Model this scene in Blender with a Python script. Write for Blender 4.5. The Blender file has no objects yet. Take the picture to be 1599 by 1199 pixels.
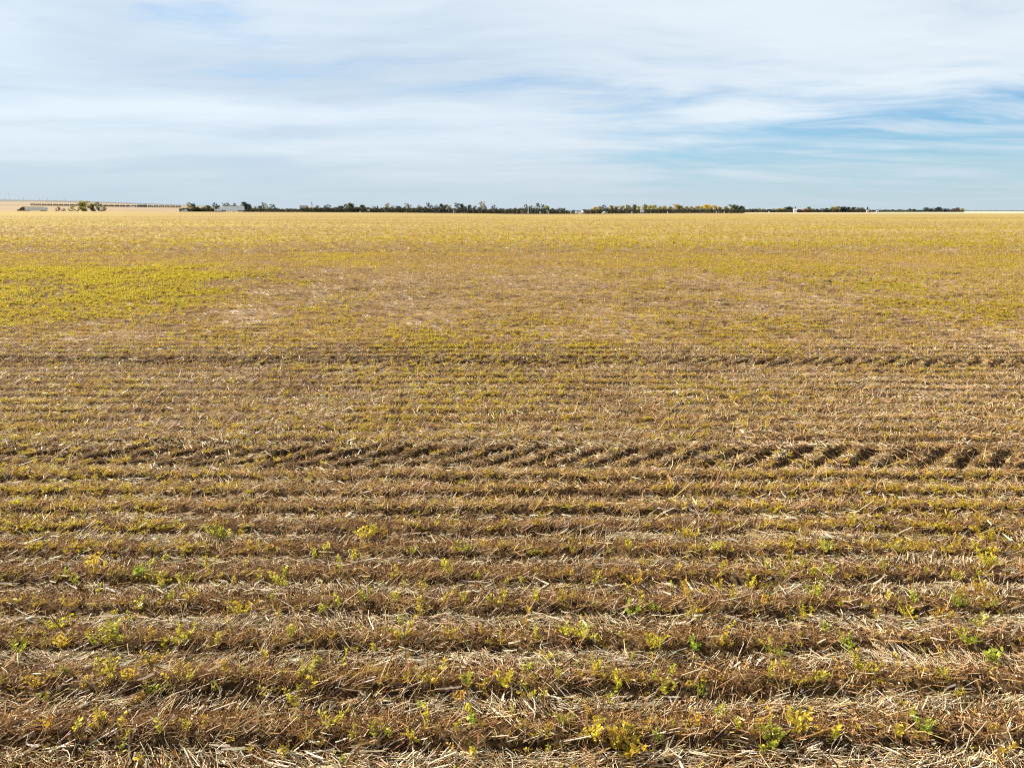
import bpy, math, random
import numpy as np
from mathutils import Vector, Euler

R = math.radians
rng = np.random.default_rng(7)
random.seed(11)
SC = bpy.context.scene
COL = SC.collection

# ------------------------------------------------------------------ camera, sky, sun, exposure
CAM_H, PITCH, FPX = 2.0, R(14.2), 1066.0
cam = bpy.data.cameras.new('camera'); cam.lens = 24.0; cam.sensor_width = 36.0
cam.clip_start = 0.05; cam.clip_end = 60000
camo = bpy.data.objects.new('camera', cam); COL.objects.link(camo)
camo.location = (0, 0, CAM_H); camo.rotation_euler = (R(90) - PITCH, 0, 0)
SC.camera = camo

SUN_AZ, SUN_EL = R(-62), R(32)       # azimuth from +Y towards +X
sun_dir = Vector((math.sin(SUN_AZ) * math.cos(SUN_EL), math.cos(SUN_AZ) * math.cos(SUN_EL), math.sin(SUN_EL)))
sl = bpy.data.lights.new('sun', 'SUN'); sl.energy = 5.0; sl.angle = R(0.6); sl.color = (1.0, 0.89, 0.72)
so = bpy.data.objects.new('sun', sl); COL.objects.link(so); so.location = (-30, 20, 40)
so.rotation_euler = sun_dir.to_track_quat('Z', 'Y').to_euler()

W = bpy.data.worlds.new('World'); SC.world = W; W.use_nodes = True
nt = W.node_tree; nt.nodes.clear()
def N(nt, t, **kw):
    n = nt.nodes.new(t)
    for k, v in kw.items(): setattr(n, k, v)
    return n
def L(nt, a, b): nt.links.new(a, b)
def math_n(nt, op, a, b=None, c=None, clamp=False):
    n = N(nt, 'ShaderNodeMath', operation=op, use_clamp=clamp)
    for i, v in enumerate((a, b, c)):
        if v is None: continue
        if isinstance(v, (int, float)): n.inputs[i].default_value = v
        else: L(nt, v, n.inputs[i])
    return n.outputs[0]
def smooth_n(nt, v, lo, hi, a=0.0, b=1.0):
    n = N(nt, 'ShaderNodeMapRange', interpolation_type='SMOOTHSTEP')
    L(nt, v, n.inputs[0])
    for i, q in enumerate((lo, hi, a, b)): n.inputs[1 + i].default_value = q
    return n.outputs[0]
def noise_n(nt, vec, scale, detail=4, rough=0.55, dist=0.0):
    n = N(nt, 'ShaderNodeTexNoise')
    n.inputs['Scale'].default_value = scale; n.inputs['Detail'].default_value = detail
    n.inputs['Roughness'].default_value = rough; n.inputs['Distortion'].default_value = dist
    if vec is not None: L(nt, vec, n.inputs['Vector'])
    return n.outputs['Fac']
def mapping_n(nt, vec, scale=(1, 1, 1), rot=(0, 0, 0), loc=(0, 0, 0)):
    n = N(nt, 'ShaderNodeMapping')
    n.inputs['Scale'].default_value = scale; n.inputs['Rotation'].default_value = rot; n.inputs['Location'].default_value = loc
    L(nt, vec, n.inputs['Vector']); return n.outputs[0]
def mix_n(nt, fac, a, b, blend='MIX'):
    n = N(nt, 'ShaderNodeMix', data_type='RGBA', blend_type=blend)
    if isinstance(fac, (int, float)): n.inputs[0].default_value = fac
    else: L(nt, fac, n.inputs[0])
    for sock, v in ((n.inputs[6], a), (n.inputs[7], b)):
        if isinstance(v, tuple): sock.default_value = (*v, 1) if len(v) == 3 else v
        else: L(nt, v, sock)
    return n.outputs[2]

sky = N(nt, 'ShaderNodeTexSky', sky_type='NISHITA'); sky.sun_disc = False
sky.sun_elevation = SUN_EL; sky.sun_rotation = SUN_AZ; sky.air_density = 1.0; sky.dust_density = 0.1; sky.ozone_density = 1.6
tc = N(nt, 'ShaderNodeTexCoord'); sep = N(nt, 'ShaderNodeSeparateXYZ'); L(nt, tc.outputs['Generated'], sep.inputs[0])
zc = math_n(nt, 'MAXIMUM', sep.outputs[2], 0.0)
den = math_n(nt, 'ADD', zc, 0.10)
px = math_n(nt, 'DIVIDE', sep.outputs[0], den); py = math_n(nt, 'DIVIDE', sep.outputs[1], den)
px = math_n(nt, 'ADD', px, 2.0); py = math_n(nt, 'ADD', py, 8.0)      # which part of the cloud field stands overhead
cmb = N(nt, 'ShaderNodeCombineXYZ'); L(nt, px, cmb.inputs[0]); L(nt, py, cmb.inputs[1])
warp = N(nt, 'ShaderNodeTexNoise'); warp.inputs['Scale'].default_value = 0.55; warp.inputs['Detail'].default_value = 3
L(nt, cmb.outputs[0], warp.inputs['Vector'])
wv = N(nt, 'ShaderNodeVectorMath', operation='MULTIPLY_ADD'); L(nt, warp.outputs['Color'], wv.inputs[0])
wv.inputs[1].default_value = (1.3, 1.3, 0); L(nt, cmb.outputs[0], wv.inputs[2])
c1 = noise_n(nt, mapping_n(nt, wv.outputs[0], (0.42, 1.05, 1), (0, 0, R(-30))), 1.0, 8, 0.6)
c2 = noise_n(nt, mapping_n(nt, wv.outputs[0], (0.5, 0.62, 1), (0, 0, R(-12)), (3.1, 1.7, 0)), 0.8, 4, 0.5)
c3 = noise_n(nt, mapping_n(nt, wv.outputs[0], (0.9, 3.0, 1), (0, 0, R(-30)), (1, 7, 0)), 1.3, 6, 0.6)
cl = math_n(nt, 'ADD', math_n(nt, 'MULTIPLY', c1, 0.46), math_n(nt, 'ADD', math_n(nt, 'MULTIPLY', c2, 0.36), math_n(nt, 'MULTIPLY', c3, 0.18)))
# the cloud deck thins towards the right-hand, low part of the sky
gap = math_n(nt, 'MULTIPLY', smooth_n(nt, sep.outputs[0], 0.02, 0.5), smooth_n(nt, zc, 0.20, 0.06))
cl = math_n(nt, 'SUBTRACT', math_n(nt, 'ADD', cl, smooth_n(nt, sep.outputs[0], 0.25, -0.3, 0.0, 0.10)), math_n(nt, 'MULTIPLY', gap, 0.20))
vd = N(nt, 'ShaderNodeVectorMath', operation='DISTANCE'); L(nt, mapping_n(nt, tc.outputs['Generated'], (0.75, 0.75, 2.0)), vd.inputs[0]); vd.inputs[1].default_value = (-0.358 * 0.75, 0.905 * 0.75, 0.456)
cl = math_n(nt, 'SUBTRACT', cl, smooth_n(nt, vd.outputs['Value'], 0.14, 0.0, 0.0, 0.13))      # a small opening in the deck
cover = smooth_n(nt, cl, 0.30, 0.52, 0.0, 1.0)
c4 = noise_n(nt, mapping_n(nt, wv.outputs[0], (0.45, 2.3, 1), (0, 0, R(-28)), (4, 2, 0)), 1.4, 7, 0.6)
cover = math_n(nt, 'MAXIMUM', cover, smooth_n(nt, c4, 0.38, 0.68, 0.0, 0.75))
cover = math_n(nt, 'MULTIPLY', cover, 0.93)
# brighter body of cloud near its thick parts
ccol = mix_n(nt, smooth_n(nt, math_n(nt, 'ADD', math_n(nt, 'MULTIPLY', c2, 0.45), math_n(nt, 'MULTIPLY', c1, 0.55)), 0.35, 0.62), (3.55, 4.2, 4.9), (4.95, 5.45, 5.8))
skyc = mix_n(nt, 1.0, sky.outputs[0], (0.34, 0.60, 0.80), 'MULTIPLY')
skyc = mix_n(nt, cover, skyc, ccol)
skyc = mix_n(nt, smooth_n(nt, zc, 0.13, -0.01, 0.0, 0.9), skyc, (3.25, 3.92, 4.45))
bg = N(nt, 'ShaderNodeBackground'); bg.inputs[1].default_value = 0.08; L(nt, skyc, bg.inputs[0])
wo = N(nt, 'ShaderNodeOutputWorld'); L(nt, bg.outputs[0], wo.inputs[0])

vs = SC.view_settings; vs.view_transform = 'Standard'; vs.look = 'None'; vs.gamma = 1.0; vs.use_curve_mapping = False
vs.exposure = 1.1
SC.render.film_transparent = False
SC.cycles.max_bounces = 5; SC.cycles.diffuse_bounces = 3; SC.cycles.transparent_max_bounces = 4
SC.cycles.filter_width = 1.15; SC.cycles.use_denoising = False

# ------------------------------------------------------------------ helpers
def sstep(a, b, v):
    t = np.clip((np.asarray(v, float) - a) / (b - a), 0, 1); return t * t * (3 - 2 * t)
_tab = np.random.default_rng(3).random((256, 256))
def vnoise(x, y):
    x = np.asarray(x, float); y = np.asarray(y, float)
    xi = np.floor(x).astype(int); yi = np.floor(y).astype(int)
    fx = x - xi; fy = y - yi; fx = fx * fx * (3 - 2 * fx); fy = fy * fy * (3 - 2 * fy)
    a = _tab[xi & 255, yi & 255]; b = _tab[(xi + 1) & 255, yi & 255]
    c = _tab[xi & 255, (yi + 1) & 255]; d = _tab[(xi + 1) & 255, (yi + 1) & 255]
    return (a * (1 - fx) + b * fx) * (1 - fy) + (c * (1 - fx) + d * fx) * fy
def fbm(x, y, o=4):
    s = 0; a = 0.5; t = 0
    for k in range(o):
        s = s + a * vnoise(np.asarray(x) * 2 ** k + 17.3 * k, np.asarray(y) * 2 ** k + 9.1 * k); t += a; a *= 0.5
    return s / t

def mesh_np(name, verts, faces, col=None, smooth=False):
    """faces: (n,3) or (n,4) int array, or list of such arrays"""
    me = bpy.data.meshes.new(name)
    fl = faces if isinstance(faces, list) else [faces]
    verts = np.asarray(verts, np.float32)
    me.vertices.add(len(verts)); me.vertices.foreach_set('co', verts.ravel())
    loops = np.concatenate([f.ravel() for f in fl]).astype(np.int32)
    tot = np.concatenate([np.full(len(f), f.shape[1]) for f in fl]).astype(np.int32)
    me.loops.add(len(loops)); me.loops.foreach_set('vertex_index', loops)
    me.polygons.add(len(tot)); st = np.zeros(len(tot), np.int32); st[1:] = np.cumsum(tot)[:-1]
    me.polygons.foreach_set('loop_start', st)
    if col is not None:
        at = me.color_attributes.new('Col', 'FLOAT_COLOR', 'POINT')
        c = np.ones((len(verts), 4), np.float32); c[:, :3] = col
        at.data.foreach_set('color', c.ravel())
    me.update(calc_edges=True)
    if smooth: me.polygons.foreach_set('use_smooth', np.ones(len(tot), bool))
    me.validate(); return me

def obj(name, me, mat=None, parent=None, loc=(0, 0, 0), rot=(0, 0, 0), scale=(1, 1, 1)):
    o = bpy.data.objects.new(name, me); COL.objects.link(o)
    if mat is not None and me is not None and not me.materials: me.materials.append(mat)
    o.location = loc; o.rotation_euler = rot; o.scale = scale
    if parent is not None: o.parent = parent
    return o
def tag(o, label=None, cat=None, group=None, kind=None):
    for k, v in (('label', label), ('category', cat), ('group', group), ('kind', kind)):
        if v: o[k] = v
    return o
def empty(name, loc, rz=0, s=1.0):
    o = bpy.data.objects.new(name, None); COL.objects.link(o); o.empty_display_size = 0.2
    o.location = loc; o.rotation_euler = (0, 0, rz); o.scale = (s, s, s); return o

class MB:
    def __init__(s): s.v = []; s.f = []
    def add(s, vs, fs):
        b = len(s.v); s.v += [tuple(v) for v in vs]; s.f += [tuple(b + i for i in f) for f in fs]; return s
    def box(s, x0, x1, y0, y1, z0, z1, taper=0):
        t = taper
        return s.add([(x0, y0, z0), (x1, y0, z0), (x1, y1, z0), (x0, y1, z0), (x0 + t, y0 + t, z1), (x1 - t, y0 + t, z1), (x1 - t, y1 - t, z1), (x0 + t, y1 - t, z1)],
                     [(0, 3, 2, 1), (4, 5, 6, 7), (0, 1, 5, 4), (1, 2, 6, 5), (2, 3, 7, 6), (3, 0, 4, 7)])
    def prism(s, prof, y0, y1):          # profile in x,z extruded along y
        n = len(prof)
        vs = [(x, y0, z) for x, z in prof] + [(x, y1, z) for x, z in prof]
        fs = [tuple(range(n)), tuple(range(2 * n - 1, n - 1, -1))] + [(i, n + i, n + (i + 1) % n, (i + 1) % n) for i in range(n)]
        return s.add(vs, fs)
    def tube(s, p0, p1, r0, r1=None, n=8, cap=True):
        r1 = r0 if r1 is None else r1
        p0 = Vector(p0); p1 = Vector(p1); q = (p1 - p0).to_track_quat('Z', 'Y')
        vs = []
        for p, r in ((p0, r0), (p1, r1)):
            for k in range(n):
                a = 2 * math.pi * k / n; vs.append(p + q @ Vector((r * math.cos(a), r * math.sin(a), 0)))
        fs = [(k, (k + 1) % n, n + (k + 1) % n, n + k) for k in range(n)]
        if cap: fs += [tuple(range(n - 1, -1, -1)), tuple(range(n, 2 * n))]
        return s.add(vs, fs)
    def mesh(s, name):
        me = bpy.data.meshes.new(name); me.from_pydata(s.v, [], s.f); me.update(); return me
    def build(s, name, mat, parent=None, **k): return obj(name, s.mesh(name), mat, parent, **k)

# ------------------------------------------------------------------ materials
def base_mat(name, rough=0.7, spec=0.3):
    m = bpy.data.materials.new(name); m.use_nodes = True
    b = m.node_tree.nodes['Principled BSDF']; b.inputs['Roughness'].default_value = rough
    b.inputs['Specular IOR Level'].default_value = spec; return m, m.node_tree, b
def paint(name, c, rough=0.5, var=0.12, scale=3.0, metal=0.0):
    m, t, b = base_mat(name, rough, 0.4)
    tcn = N(t, 'ShaderNodeTexCoord'); f = noise_n(t, tcn.outputs['Object'], scale, 5)
    k = tuple(max(0, v * (1 - 2 * var)) for v in c)
    L(t, mix_n(t, f, k, tuple(min(1, v * (1 + var)) for v in c)), b.inputs['Base Color'])
    b.inputs['Metallic'].default_value = metal; return m
def fibre_mat(name, trans=0.25, rough=0.6, tint=False, spec=0.25, var=0.35):
    m, t, b = base_mat(name, rough, spec)
    at = N(t, 'ShaderNodeAttribute', attribute_name='Col'); c = at.outputs['Color']
    oi = N(t, 'ShaderNodeObjectInfo')
    if tint: c = mix_n(t, 1.0, c, oi.outputs['Color'], 'MULTIPLY')
    hs = N(t, 'ShaderNodeHueSaturation'); L(t, c, hs.inputs['Color'])
    L(t, math_n(t, 'MULTIPLY_ADD', oi.outputs['Random'], var, 1 - var / 2), hs.inputs['Value'])
    L(t, math_n(t, 'MULTIPLY_ADD', oi.outputs['Random'], 0.03, 0.485), hs.inputs['Hue'])
    c = hs.outputs[0]
    L(t, c, b.inputs['Base Color'])
    if trans:
        tr = N(t, 'ShaderNodeBsdfTranslucent'); L(t, c, tr.inputs[0])
        mx = N(t, 'ShaderNodeMixShader'); mx.inputs[0].default_value = trans
        L(t, b.outputs[0], mx.inputs[1]); L(t, tr.outputs[0], mx.inputs[2])
        L(t, mx.outputs[0], t.nodes['Material Output'].inputs[0])
    return m
M_straw = fibre_mat('straw', 0.12, 0.45, spec=0.4)
M_dry = fibre_mat('dry_residue', 0.2, 0.7)
M_leaf = fibre_mat('volunteer_leaf', 0.5, 0.55, tint=True, var=0.25)
M_tree = fibre_mat('tree_leaf', 0.5, 0.6, tint=True, var=0.3)
M_bark = paint('bark', (0.10, 0.08, 0.06), 0.9)

# ------------------------------------------------------------------ terrain
ROW, R0 = 0.30, 2.25          # seed-row spacing and the distance of the nearest row in view
FIELD_Y = 530.0
_ex = np.array([-900, -398, -249, -114, -40, 10, 60, 139, 268, 397, 900.])
_ez = np.array([2.6, 2.25, 1.5, 1.0, 0.35, -0.25, -0.1, 0.45, 0.26, 0.3, 0.4])
def T(x, y):
    """large-scale terrain height"""
    x = np.asarray(x, float); y = np.asarray(y, float)
    xs = x * np.where(y > 530, 530 / np.maximum(y, 530), 1.0)
    z = np.interp(xs, _ex, _ez) * sstep(70, 520, y)
    z = z + 0.10 * (fbm(x / 23, y / 23, 3) - 0.5) * sstep(9, 40, y)
    rise = 0.0128 * np.clip(-165 - x * np.where(y > 2300, 2300 / np.maximum(y, 2300), 1.0), 0, None) * sstep(620, 2300, y)
    return z + rise
def wob(x, y): return 0.03 * (vnoise(x * 0.35 + 3, y * 0.2) - 0.5) + 0.022 * (vnoise(x * 2.2 + 31, y * 1.3) - 0.5) - 0.003 * x
def phase(x, y): return ((y - wob(x, y) - R0) / ROW) % 1.0       # 0 = centre of a stubble row
TRACKS = ((5.42, 0.48, -0.012, 0.0), (9.12, 0.46, -0.010, 0.11))
def rowk(x, y): return (1 - 0.5 * sstep(4.4, 6.2, y)) * (0.8 + 0.4 * vnoise(np.asarray(x) * 0.45 + 60, np.asarray(y) * 0.9))
def track(x, y):
    """0..1 inside a wheel track, and lug pits"""
    m = 0; lug = 0
    for yc, w, sl_, off in TRACKS:
        v = y - (yc + sl_ * x + 0.04 * (vnoise(x * 0.5, yc) - 0.5))
        inside = sstep(w * 0.62, w * 0.42, np.abs(v))
        u = (x - v * 1.05 + off + 0.05 * (vnoise(x * 1.7, y * 1.7) - 0.5)) / 0.29
        q = np.abs((u % 1.0) - 0.5) * 2
        pit = sstep(0.48, 0.76, q) * (0.55 + 0.6 * vnoise(x * 1.3 + 5, yc * 3))
        fade = 1.0
        m = np.maximum(m, inside * fade * 0.6); lug = np.maximum(lug, inside * pit * fade * (0.6 + 0.6 * sstep(0.25, 0.6, fbm(x * 2.6 + 4, y * 3.1, 3))))
    return m, lug
def H(x, y):
    x = np.asarray(x, float); y = np.asarray(y, float)
    p = phase(x, y); near = sstep(34, 18, y) * sstep(-3, 0.5, y)
    m, lug = track(x, y)
    amp = 0.022 * (0.6 + 0.8 * vnoise(x * 0.8 + 2, y * 1.5))
    rows = amp * np.cos(2 * math.pi * (p - 0.08)) - 0.028 * (0.3 + 1.2 * vnoise(x * 1.7 + 80, y)) * np.exp(-((p - 0.85) / 0.07) ** 2)
    rough = 0.035 * (fbm(x * 3.1, y * 3.1, 3) - 0.5) + 0.022 * (fbm(x * 14, y * 14, 2) - 0.5)
    z = rows * (1 - 0.75 * m) * rowk(x, y) + rough - 0.02 * m - 0.105 * lug
    return T(x, y) + z * near

def axis(a0, a1, step, lo, hi, g):
    c = list(np.arange(a0, a1 + 1e-6, step)); s = step; v = a1
    while v < hi: s *= g; v += s; c.append(min(v, hi))
    s = step; v = a0; pre = []
    while v > lo: s *= g; v -= s; pre.append(max(v, lo))
    return np.array(pre[::-1] + c)
def grid_mesh(name, xs, ys, fz):
    X, Y = np.meshgrid(xs, ys); Z = fz(X, Y); nx, ny = len(xs), len(ys)
    V = np.stack([X.ravel(), Y.ravel(), Z.ravel()], 1)
    i = np.arange(ny - 1)[:, None] * nx + np.arange(nx - 1)[None, :]; i = i.ravel()
    return mesh_np(name, V, np.stack([i, i + 1, i + nx + 1, i + nx], 1), smooth=True)

# patches of the volunteer regrowth: plants cover this share of the field (0..1)
def green(x, y):
    g = 0.44 + 0.6 * (fbm(x / 7.0 + 40, y / 10.0 + 12, 4) - 0.5)
    g = g + 0.85 * sstep(1.5, 0.5, np.hypot((x + 15.5) / 7.6, (y - 17.0) / 6.5) + 1.3 * (fbm(x / 2.0, y / 2.4, 4) - 0.5))
    g = g + 0.14 * sstep(1.4, 0.4, np.hypot((x - 14) / 13, (y - 22) / 11))
    g = g - 0.10 * sstep(1.2, 0.5, np.hypot((x - 0.5) / 10, (y - 20) / 7.5))
    g = g + (0.08 + 1.5 * (fbm(x / 50.0 + 9, y / 14.0 + 2, 4) - 0.5)) * sstep(25, 45, y)
    return np.clip(g, 0.02, 1)

def field_material():
    m, t, b = base_mat('field_soil', 0.95, 0.1)
    g = N(t, 'ShaderNodeNewGeometry'); P = g.outputs['Position']
    sp = N(t, 'ShaderNodeSeparateXYZ'); L(t, P, sp.inputs[0]); Y = sp.outputs[1]
    n_f = noise_n(t, P, 38, 5, 0.65); n_m = noise_n(t, P, 6, 4); n_c = noise_n(t, mapping_n(t, P, (1, 1, 0)), 90, 3)
    soil = mix_n(t, smooth_n(t, n_f, 0.35, 0.7), (0.022, 0.012, 0.006), (0.11, 0.06, 0.027))
    chaff = mix_n(t, n_c, (0.24, 0.135, 0.05), (0.50, 0.33, 0.15))
    near = mix_n(t, smooth_n(t, math_n(t, 'ADD', math_n(t, 'MULTIPLY', n_m, 0.5), math_n(t, 'MULTIPLY', n_f, 0.5)), 0.50, 0.66), soil, chaff)
    # far away straw, regrowth and soil can no longer be told apart
    band = noise_n(t, mapping_n(t, P, (0.006, 0.035, 0)), 1.0, 5, 0.6)
    band2 = noise_n(t, mapping_n(t, P, (0.03, 0.11, 0), (0, 0, 0), (5, 3, 0)), 1.0, 5, 0.65)
    fine = noise_n(t, mapping_n(t, P, (1.6, 1.1, 0)), 1.0, 4, 0.7)
    far = mix_n(t, smooth_n(t, band, 0.36, 0.62), (0.27, 0.19, 0.07), (0.35, 0.275, 0.065))
    far = mix_n(t, smooth_n(t, band2, 0.45, 0.75, 0, 0.7), far, (0.26, 0.155, 0.06))
    far = mix_n(t, smooth_n(t, Y, 230, 480, 0, 0.75), far, (0.33, 0.235, 0.105))
    stripe = N(t, 'ShaderNodeMapRange', interpolation_type='SMOOTHERSTEP'); L(t, math_n(t, 'ABSOLUTE', math_n(t, 'SUBTRACT', Y, 205)), stripe.inputs[0])
    stripe.inputs[1].default_value = 22; stripe.inputs[2].default_value = 4; stripe.inputs[3].default_value = 0; stripe.inputs[4].default_value = 0.5
    far = mix_n(t, stripe.outputs[0], far, (0.25, 0.15, 0.055))
    far = mix_n(t, smooth_n(t, fine, 0.5, 0.75, 0, 0.5), far, (0.2, 0.12, 0.045))
    L(t, mix_n(t, smooth_n(t, Y, 20, 60), near, far), b.inputs['Base Color'])
    bp = N(t, 'ShaderNodeBump'); bp.inputs['Strength'].default_value = 0.8; bp.inputs['Distance'].default_value = 0.02
    L(t, n_f, bp.inputs['Height']); L(t, bp.outputs[0], b.inputs['Normal'])
    return m
fx = axis(-5.2, 5.2, 0.025, -900, 900, 1.065)
fy1 = np.arange(1.6, 6.2, 0.025); fy2 = np.arange(6.2, 10.2, 0.035)
fy = np.concatenate([axis(1.575, 1.6, 0.025, -60, 1.6, 1.15)[:-1], fy1, axis(6.2, 10.2, 0.035, 6.2, FIELD_Y, 1.045)])
fy = np.unique(np.round(fy, 5))
field = obj('field', grid_mesh('field', fx, fy, H), field_material()); tag(field, kind='structure')

def prairie_material():
    m, t, b = base_mat('prairie', 0.95, 0.1)
    g = N(t, 'ShaderNodeNewGeometry'); P = g.outputs['Position']
    sp = N(t, 'ShaderNodeSeparateXYZ'); L(t, P, sp.inputs[0]); X, Y = sp.outputs[0], sp.outputs[1]
    a = noise_n(t, mapping_n(t, P, (0.0012, 0.0035, 0)), 1.0, 4); f = noise_n(t, mapping_n(t, P, (0.05, 0.2, 0)), 1, 5, 0.65)
    pale = mix_n(t, smooth_n(t, a, 0.4, 0.6), (0.25, 0.185, 0.115), (0.29, 0.22, 0.14))
    pale = mix_n(t, smooth_n(t, X, 120, 260), pale, (0.62, 0.47, 0.30))
    c = mix_n(t, smooth_n(t, f, 0.4, 0.8, 0, 0.4), pale, (0.42, 0.29, 0.14))
    verge = mix_n(t, f, (0.10, 0.10, 0.025), (0.24, 0.20, 0.06))
    vm = math_n(t, 'MULTIPLY', smooth_n(t, Y, 640, 600), smooth_n(t, X, 210, 150))
    c = mix_n(t, vm, c, verge)
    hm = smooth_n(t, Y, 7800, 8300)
    c = mix_n(t, hm, c, (0.12, 0.13, 0.125))  # far ridge: the fading of distant haze is painted into this grey
    L(t, c, b.inputs['Base Color']); return m
_rx = np.array([-16000, -11000, -9400, -9050, -8700, -8300, -7600, -7000, -6400, -5600, -4500, -3000, 16000.])
_rz = np.array([150, 150, 148, 158, 162, 150, 146, 130, 112, 82, 40, 0, 0.])
def dip(x): return 0.85 * sstep(-290, -350, x)
def PZ(x, y):
    z = T(x, y) - 0.12 - 0.45 * sstep(531, 535, y) * sstep(546, 541, y) - dip(np.asarray(x)) * sstep(532, 545, y) * sstep(640, 590, y)
    ins = (np.abs(x) < 896) & (y < 528)
    z = np.where(ins, z - 0.6, z)
    return z + np.interp(x * 12000 / np.maximum(y, 5000), _rx, _rz) * sstep(3500, 11800, y)
pxs = axis(-420, 420, 14, -16000, 16000, 1.10)
pys = np.unique(np.concatenate([np.arange(-300, 520, 60), [520, 526, 529.5, 531, 533, 535, 538, 541, 544, 548], axis(552, 640, 8, 552, 14500, 1.09)]))
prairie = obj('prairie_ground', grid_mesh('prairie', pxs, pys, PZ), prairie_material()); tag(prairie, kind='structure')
def road_sheet(name, y0, y1, x0, x1, dz, mat):
    xs = np.arange(x0, x1 + 1, 12.0); ys = np.array([y0, (y0 + y1) / 2, y1])
    o = obj(name, grid_mesh(name, xs, ys, lambda x, y: T(x, (y0 + y1) / 2) + dz - dip(x)), mat); tag(o, kind='structure'); return o
ROAD_Y = 560.0
road_sheet('highway', 552.5, 567.5, -840, 840, 0.12, paint('asphalt', (0.055, 0.055, 0.058), 0.9))
M_white = paint('road_paint', (0.75, 0.75, 0.72), 0.6)
for yy in (554.2, 565.8): road_sheet('edge_line', yy - 0.08, yy + 0.08, -840, 840, 0.124, M_white)

# ------------------------------------------------------------------ fibres in numpy
def pal(n, cols, w=None, jit=0.12):
    cols = np.array(cols); k = rng.choice(len(cols), n, p=w); c = cols[k] * (1 + jit * rng.normal(size=(n, 1)))
    return np.clip(c * (1 + 0.05 * rng.normal(size=(n, 3))), 0.01, 0.95)
def unit(v): return v / np.maximum(np.linalg.norm(v, axis=1, keepdims=True), 1e-9)
def ribbons(p, d, ln, w, bend, col, segs=2):
    n = len(p); d = unit(d); s = unit(np.cross(d, rng.normal(size=(n, 3))))
    V = []; C = []
    for k in range(segs + 1):
        t = k / segs; c = p + d * (ln * t)[:, None] + bend * (t * t) * ln[:, None]
        ww = (w * (1 - 0.55 * t) * 0.5)[:, None]
        V += [c - s * ww, c + s * ww]; C += [col, col]
    m = 2 * (segs + 1); V = np.stack(V, 1).reshape(-1, 3); C = np.stack(C, 1).reshape(-1, 3)
    b = np.arange(n)[:, None] * m
    F = np.concatenate([np.stack([b[:, 0] + 2 * k, b[:, 0] + 2 * k + 1, b[:, 0] + 2 * k + 3, b[:, 0] + 2 * k + 2], 1) for k in range(segs)])
    return V, F, C
def tubes(p, d, ln, r, bend, col, segs=2):
    n = len(p); d = unit(d); s = unit(np.cross(d, rng.normal(size=(n, 3)))); t2 = np.cross(d, s)
    V = []; C = []
    for k in range(segs + 1):
        t = k / segs; c = p + d * (ln * t)[:, None] + bend * (t * t) * ln[:, None]
        for a in range(3):
            an = 2 * math.pi * a / 3; V.append(c + (s * math.cos(an) + t2 * math.sin(an)) * r[:, None]); C.append(col * (1.0 if 0 < k < segs else 0.92))
    m = 3 * (segs + 1); V = np.stack(V, 1).reshape(-1, 3); C = np.stack(C, 1).reshape(-1, 3); b = np.arange(n) * m
    F = [np.stack([b + 3 * k + a, b + 3 * k + (a + 1) % 3, b + 3 * k + 3 + (a + 1) % 3, b + 3 * k + 3 + a], 1) for k in range(segs) for a in range(3)]
    return V, np.concatenate(F), C
def joinp(parts):
    V = []; F = []; C = []; b = 0
    for v, f, c in parts: V.append(v); F.append(f + b); C.append(c); b += len(v)
    return np.concatenate(V), [np.concatenate([f for f in F if f.shape[1] == k]) for k in (3, 4) if any(f.shape[1] == k for f in F)], np.concatenate(C)

def scatter(n, d0, d1, margin=0.9, power=1.0):
    """random points of the ground between two distances, a little wider than the view"""
    u = rng.random(n); y = (d0 ** (2 - power) + u * (d1 ** (2 - power) - d0 ** (2 - power))) ** (1 / (2 - power)) if power != 2 else d0 * (d1 / d0) ** u
    hw = 0.79 * y + margin; x = (rng.random(n) * 2 - 1) * hw
    return x, y
PALE = [(0.60, 0.42, 0.235), (0.72, 0.57, 0.38), (0.48, 0.30, 0.125), (0.82, 0.73, 0.57), (0.36, 0.20, 0.075)]
BROWN = [(0.235, 0.115, 0.040), (0.34, 0.185, 0.070), (0.47, 0.285, 0.12), (0.11, 0.05, 0.018), (0.56, 0.38, 0.15)]

def lay(x, y): return 3.4 * (fbm(np.asarray(x) * 2.2 + 11, np.asarray(y) * 3.4 + 5, 2) - 0.5)
def flat_dir(n, spread=0.65, up=0.12, base=0.0, wildp=0.14):
    a = rng.normal(0, spread, n) + rng.choice([0, math.pi], n) + base
    wild = rng.random(n) < wildp; a[wild] = rng.random(wild.sum()) * 6.283
    return np.stack([np.cos(a), np.sin(a), rng.normal(0.04, up, n)], 1)
def up_dir(n, lean=0.5):
    return np.stack([rng.normal(0.22, lean, n), rng.normal(0, lean, n), np.ones(n)], 1)
def on_ground(x, y, dz=0.0): return np.stack([x, y, H(x, y) + dz], 1)

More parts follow.
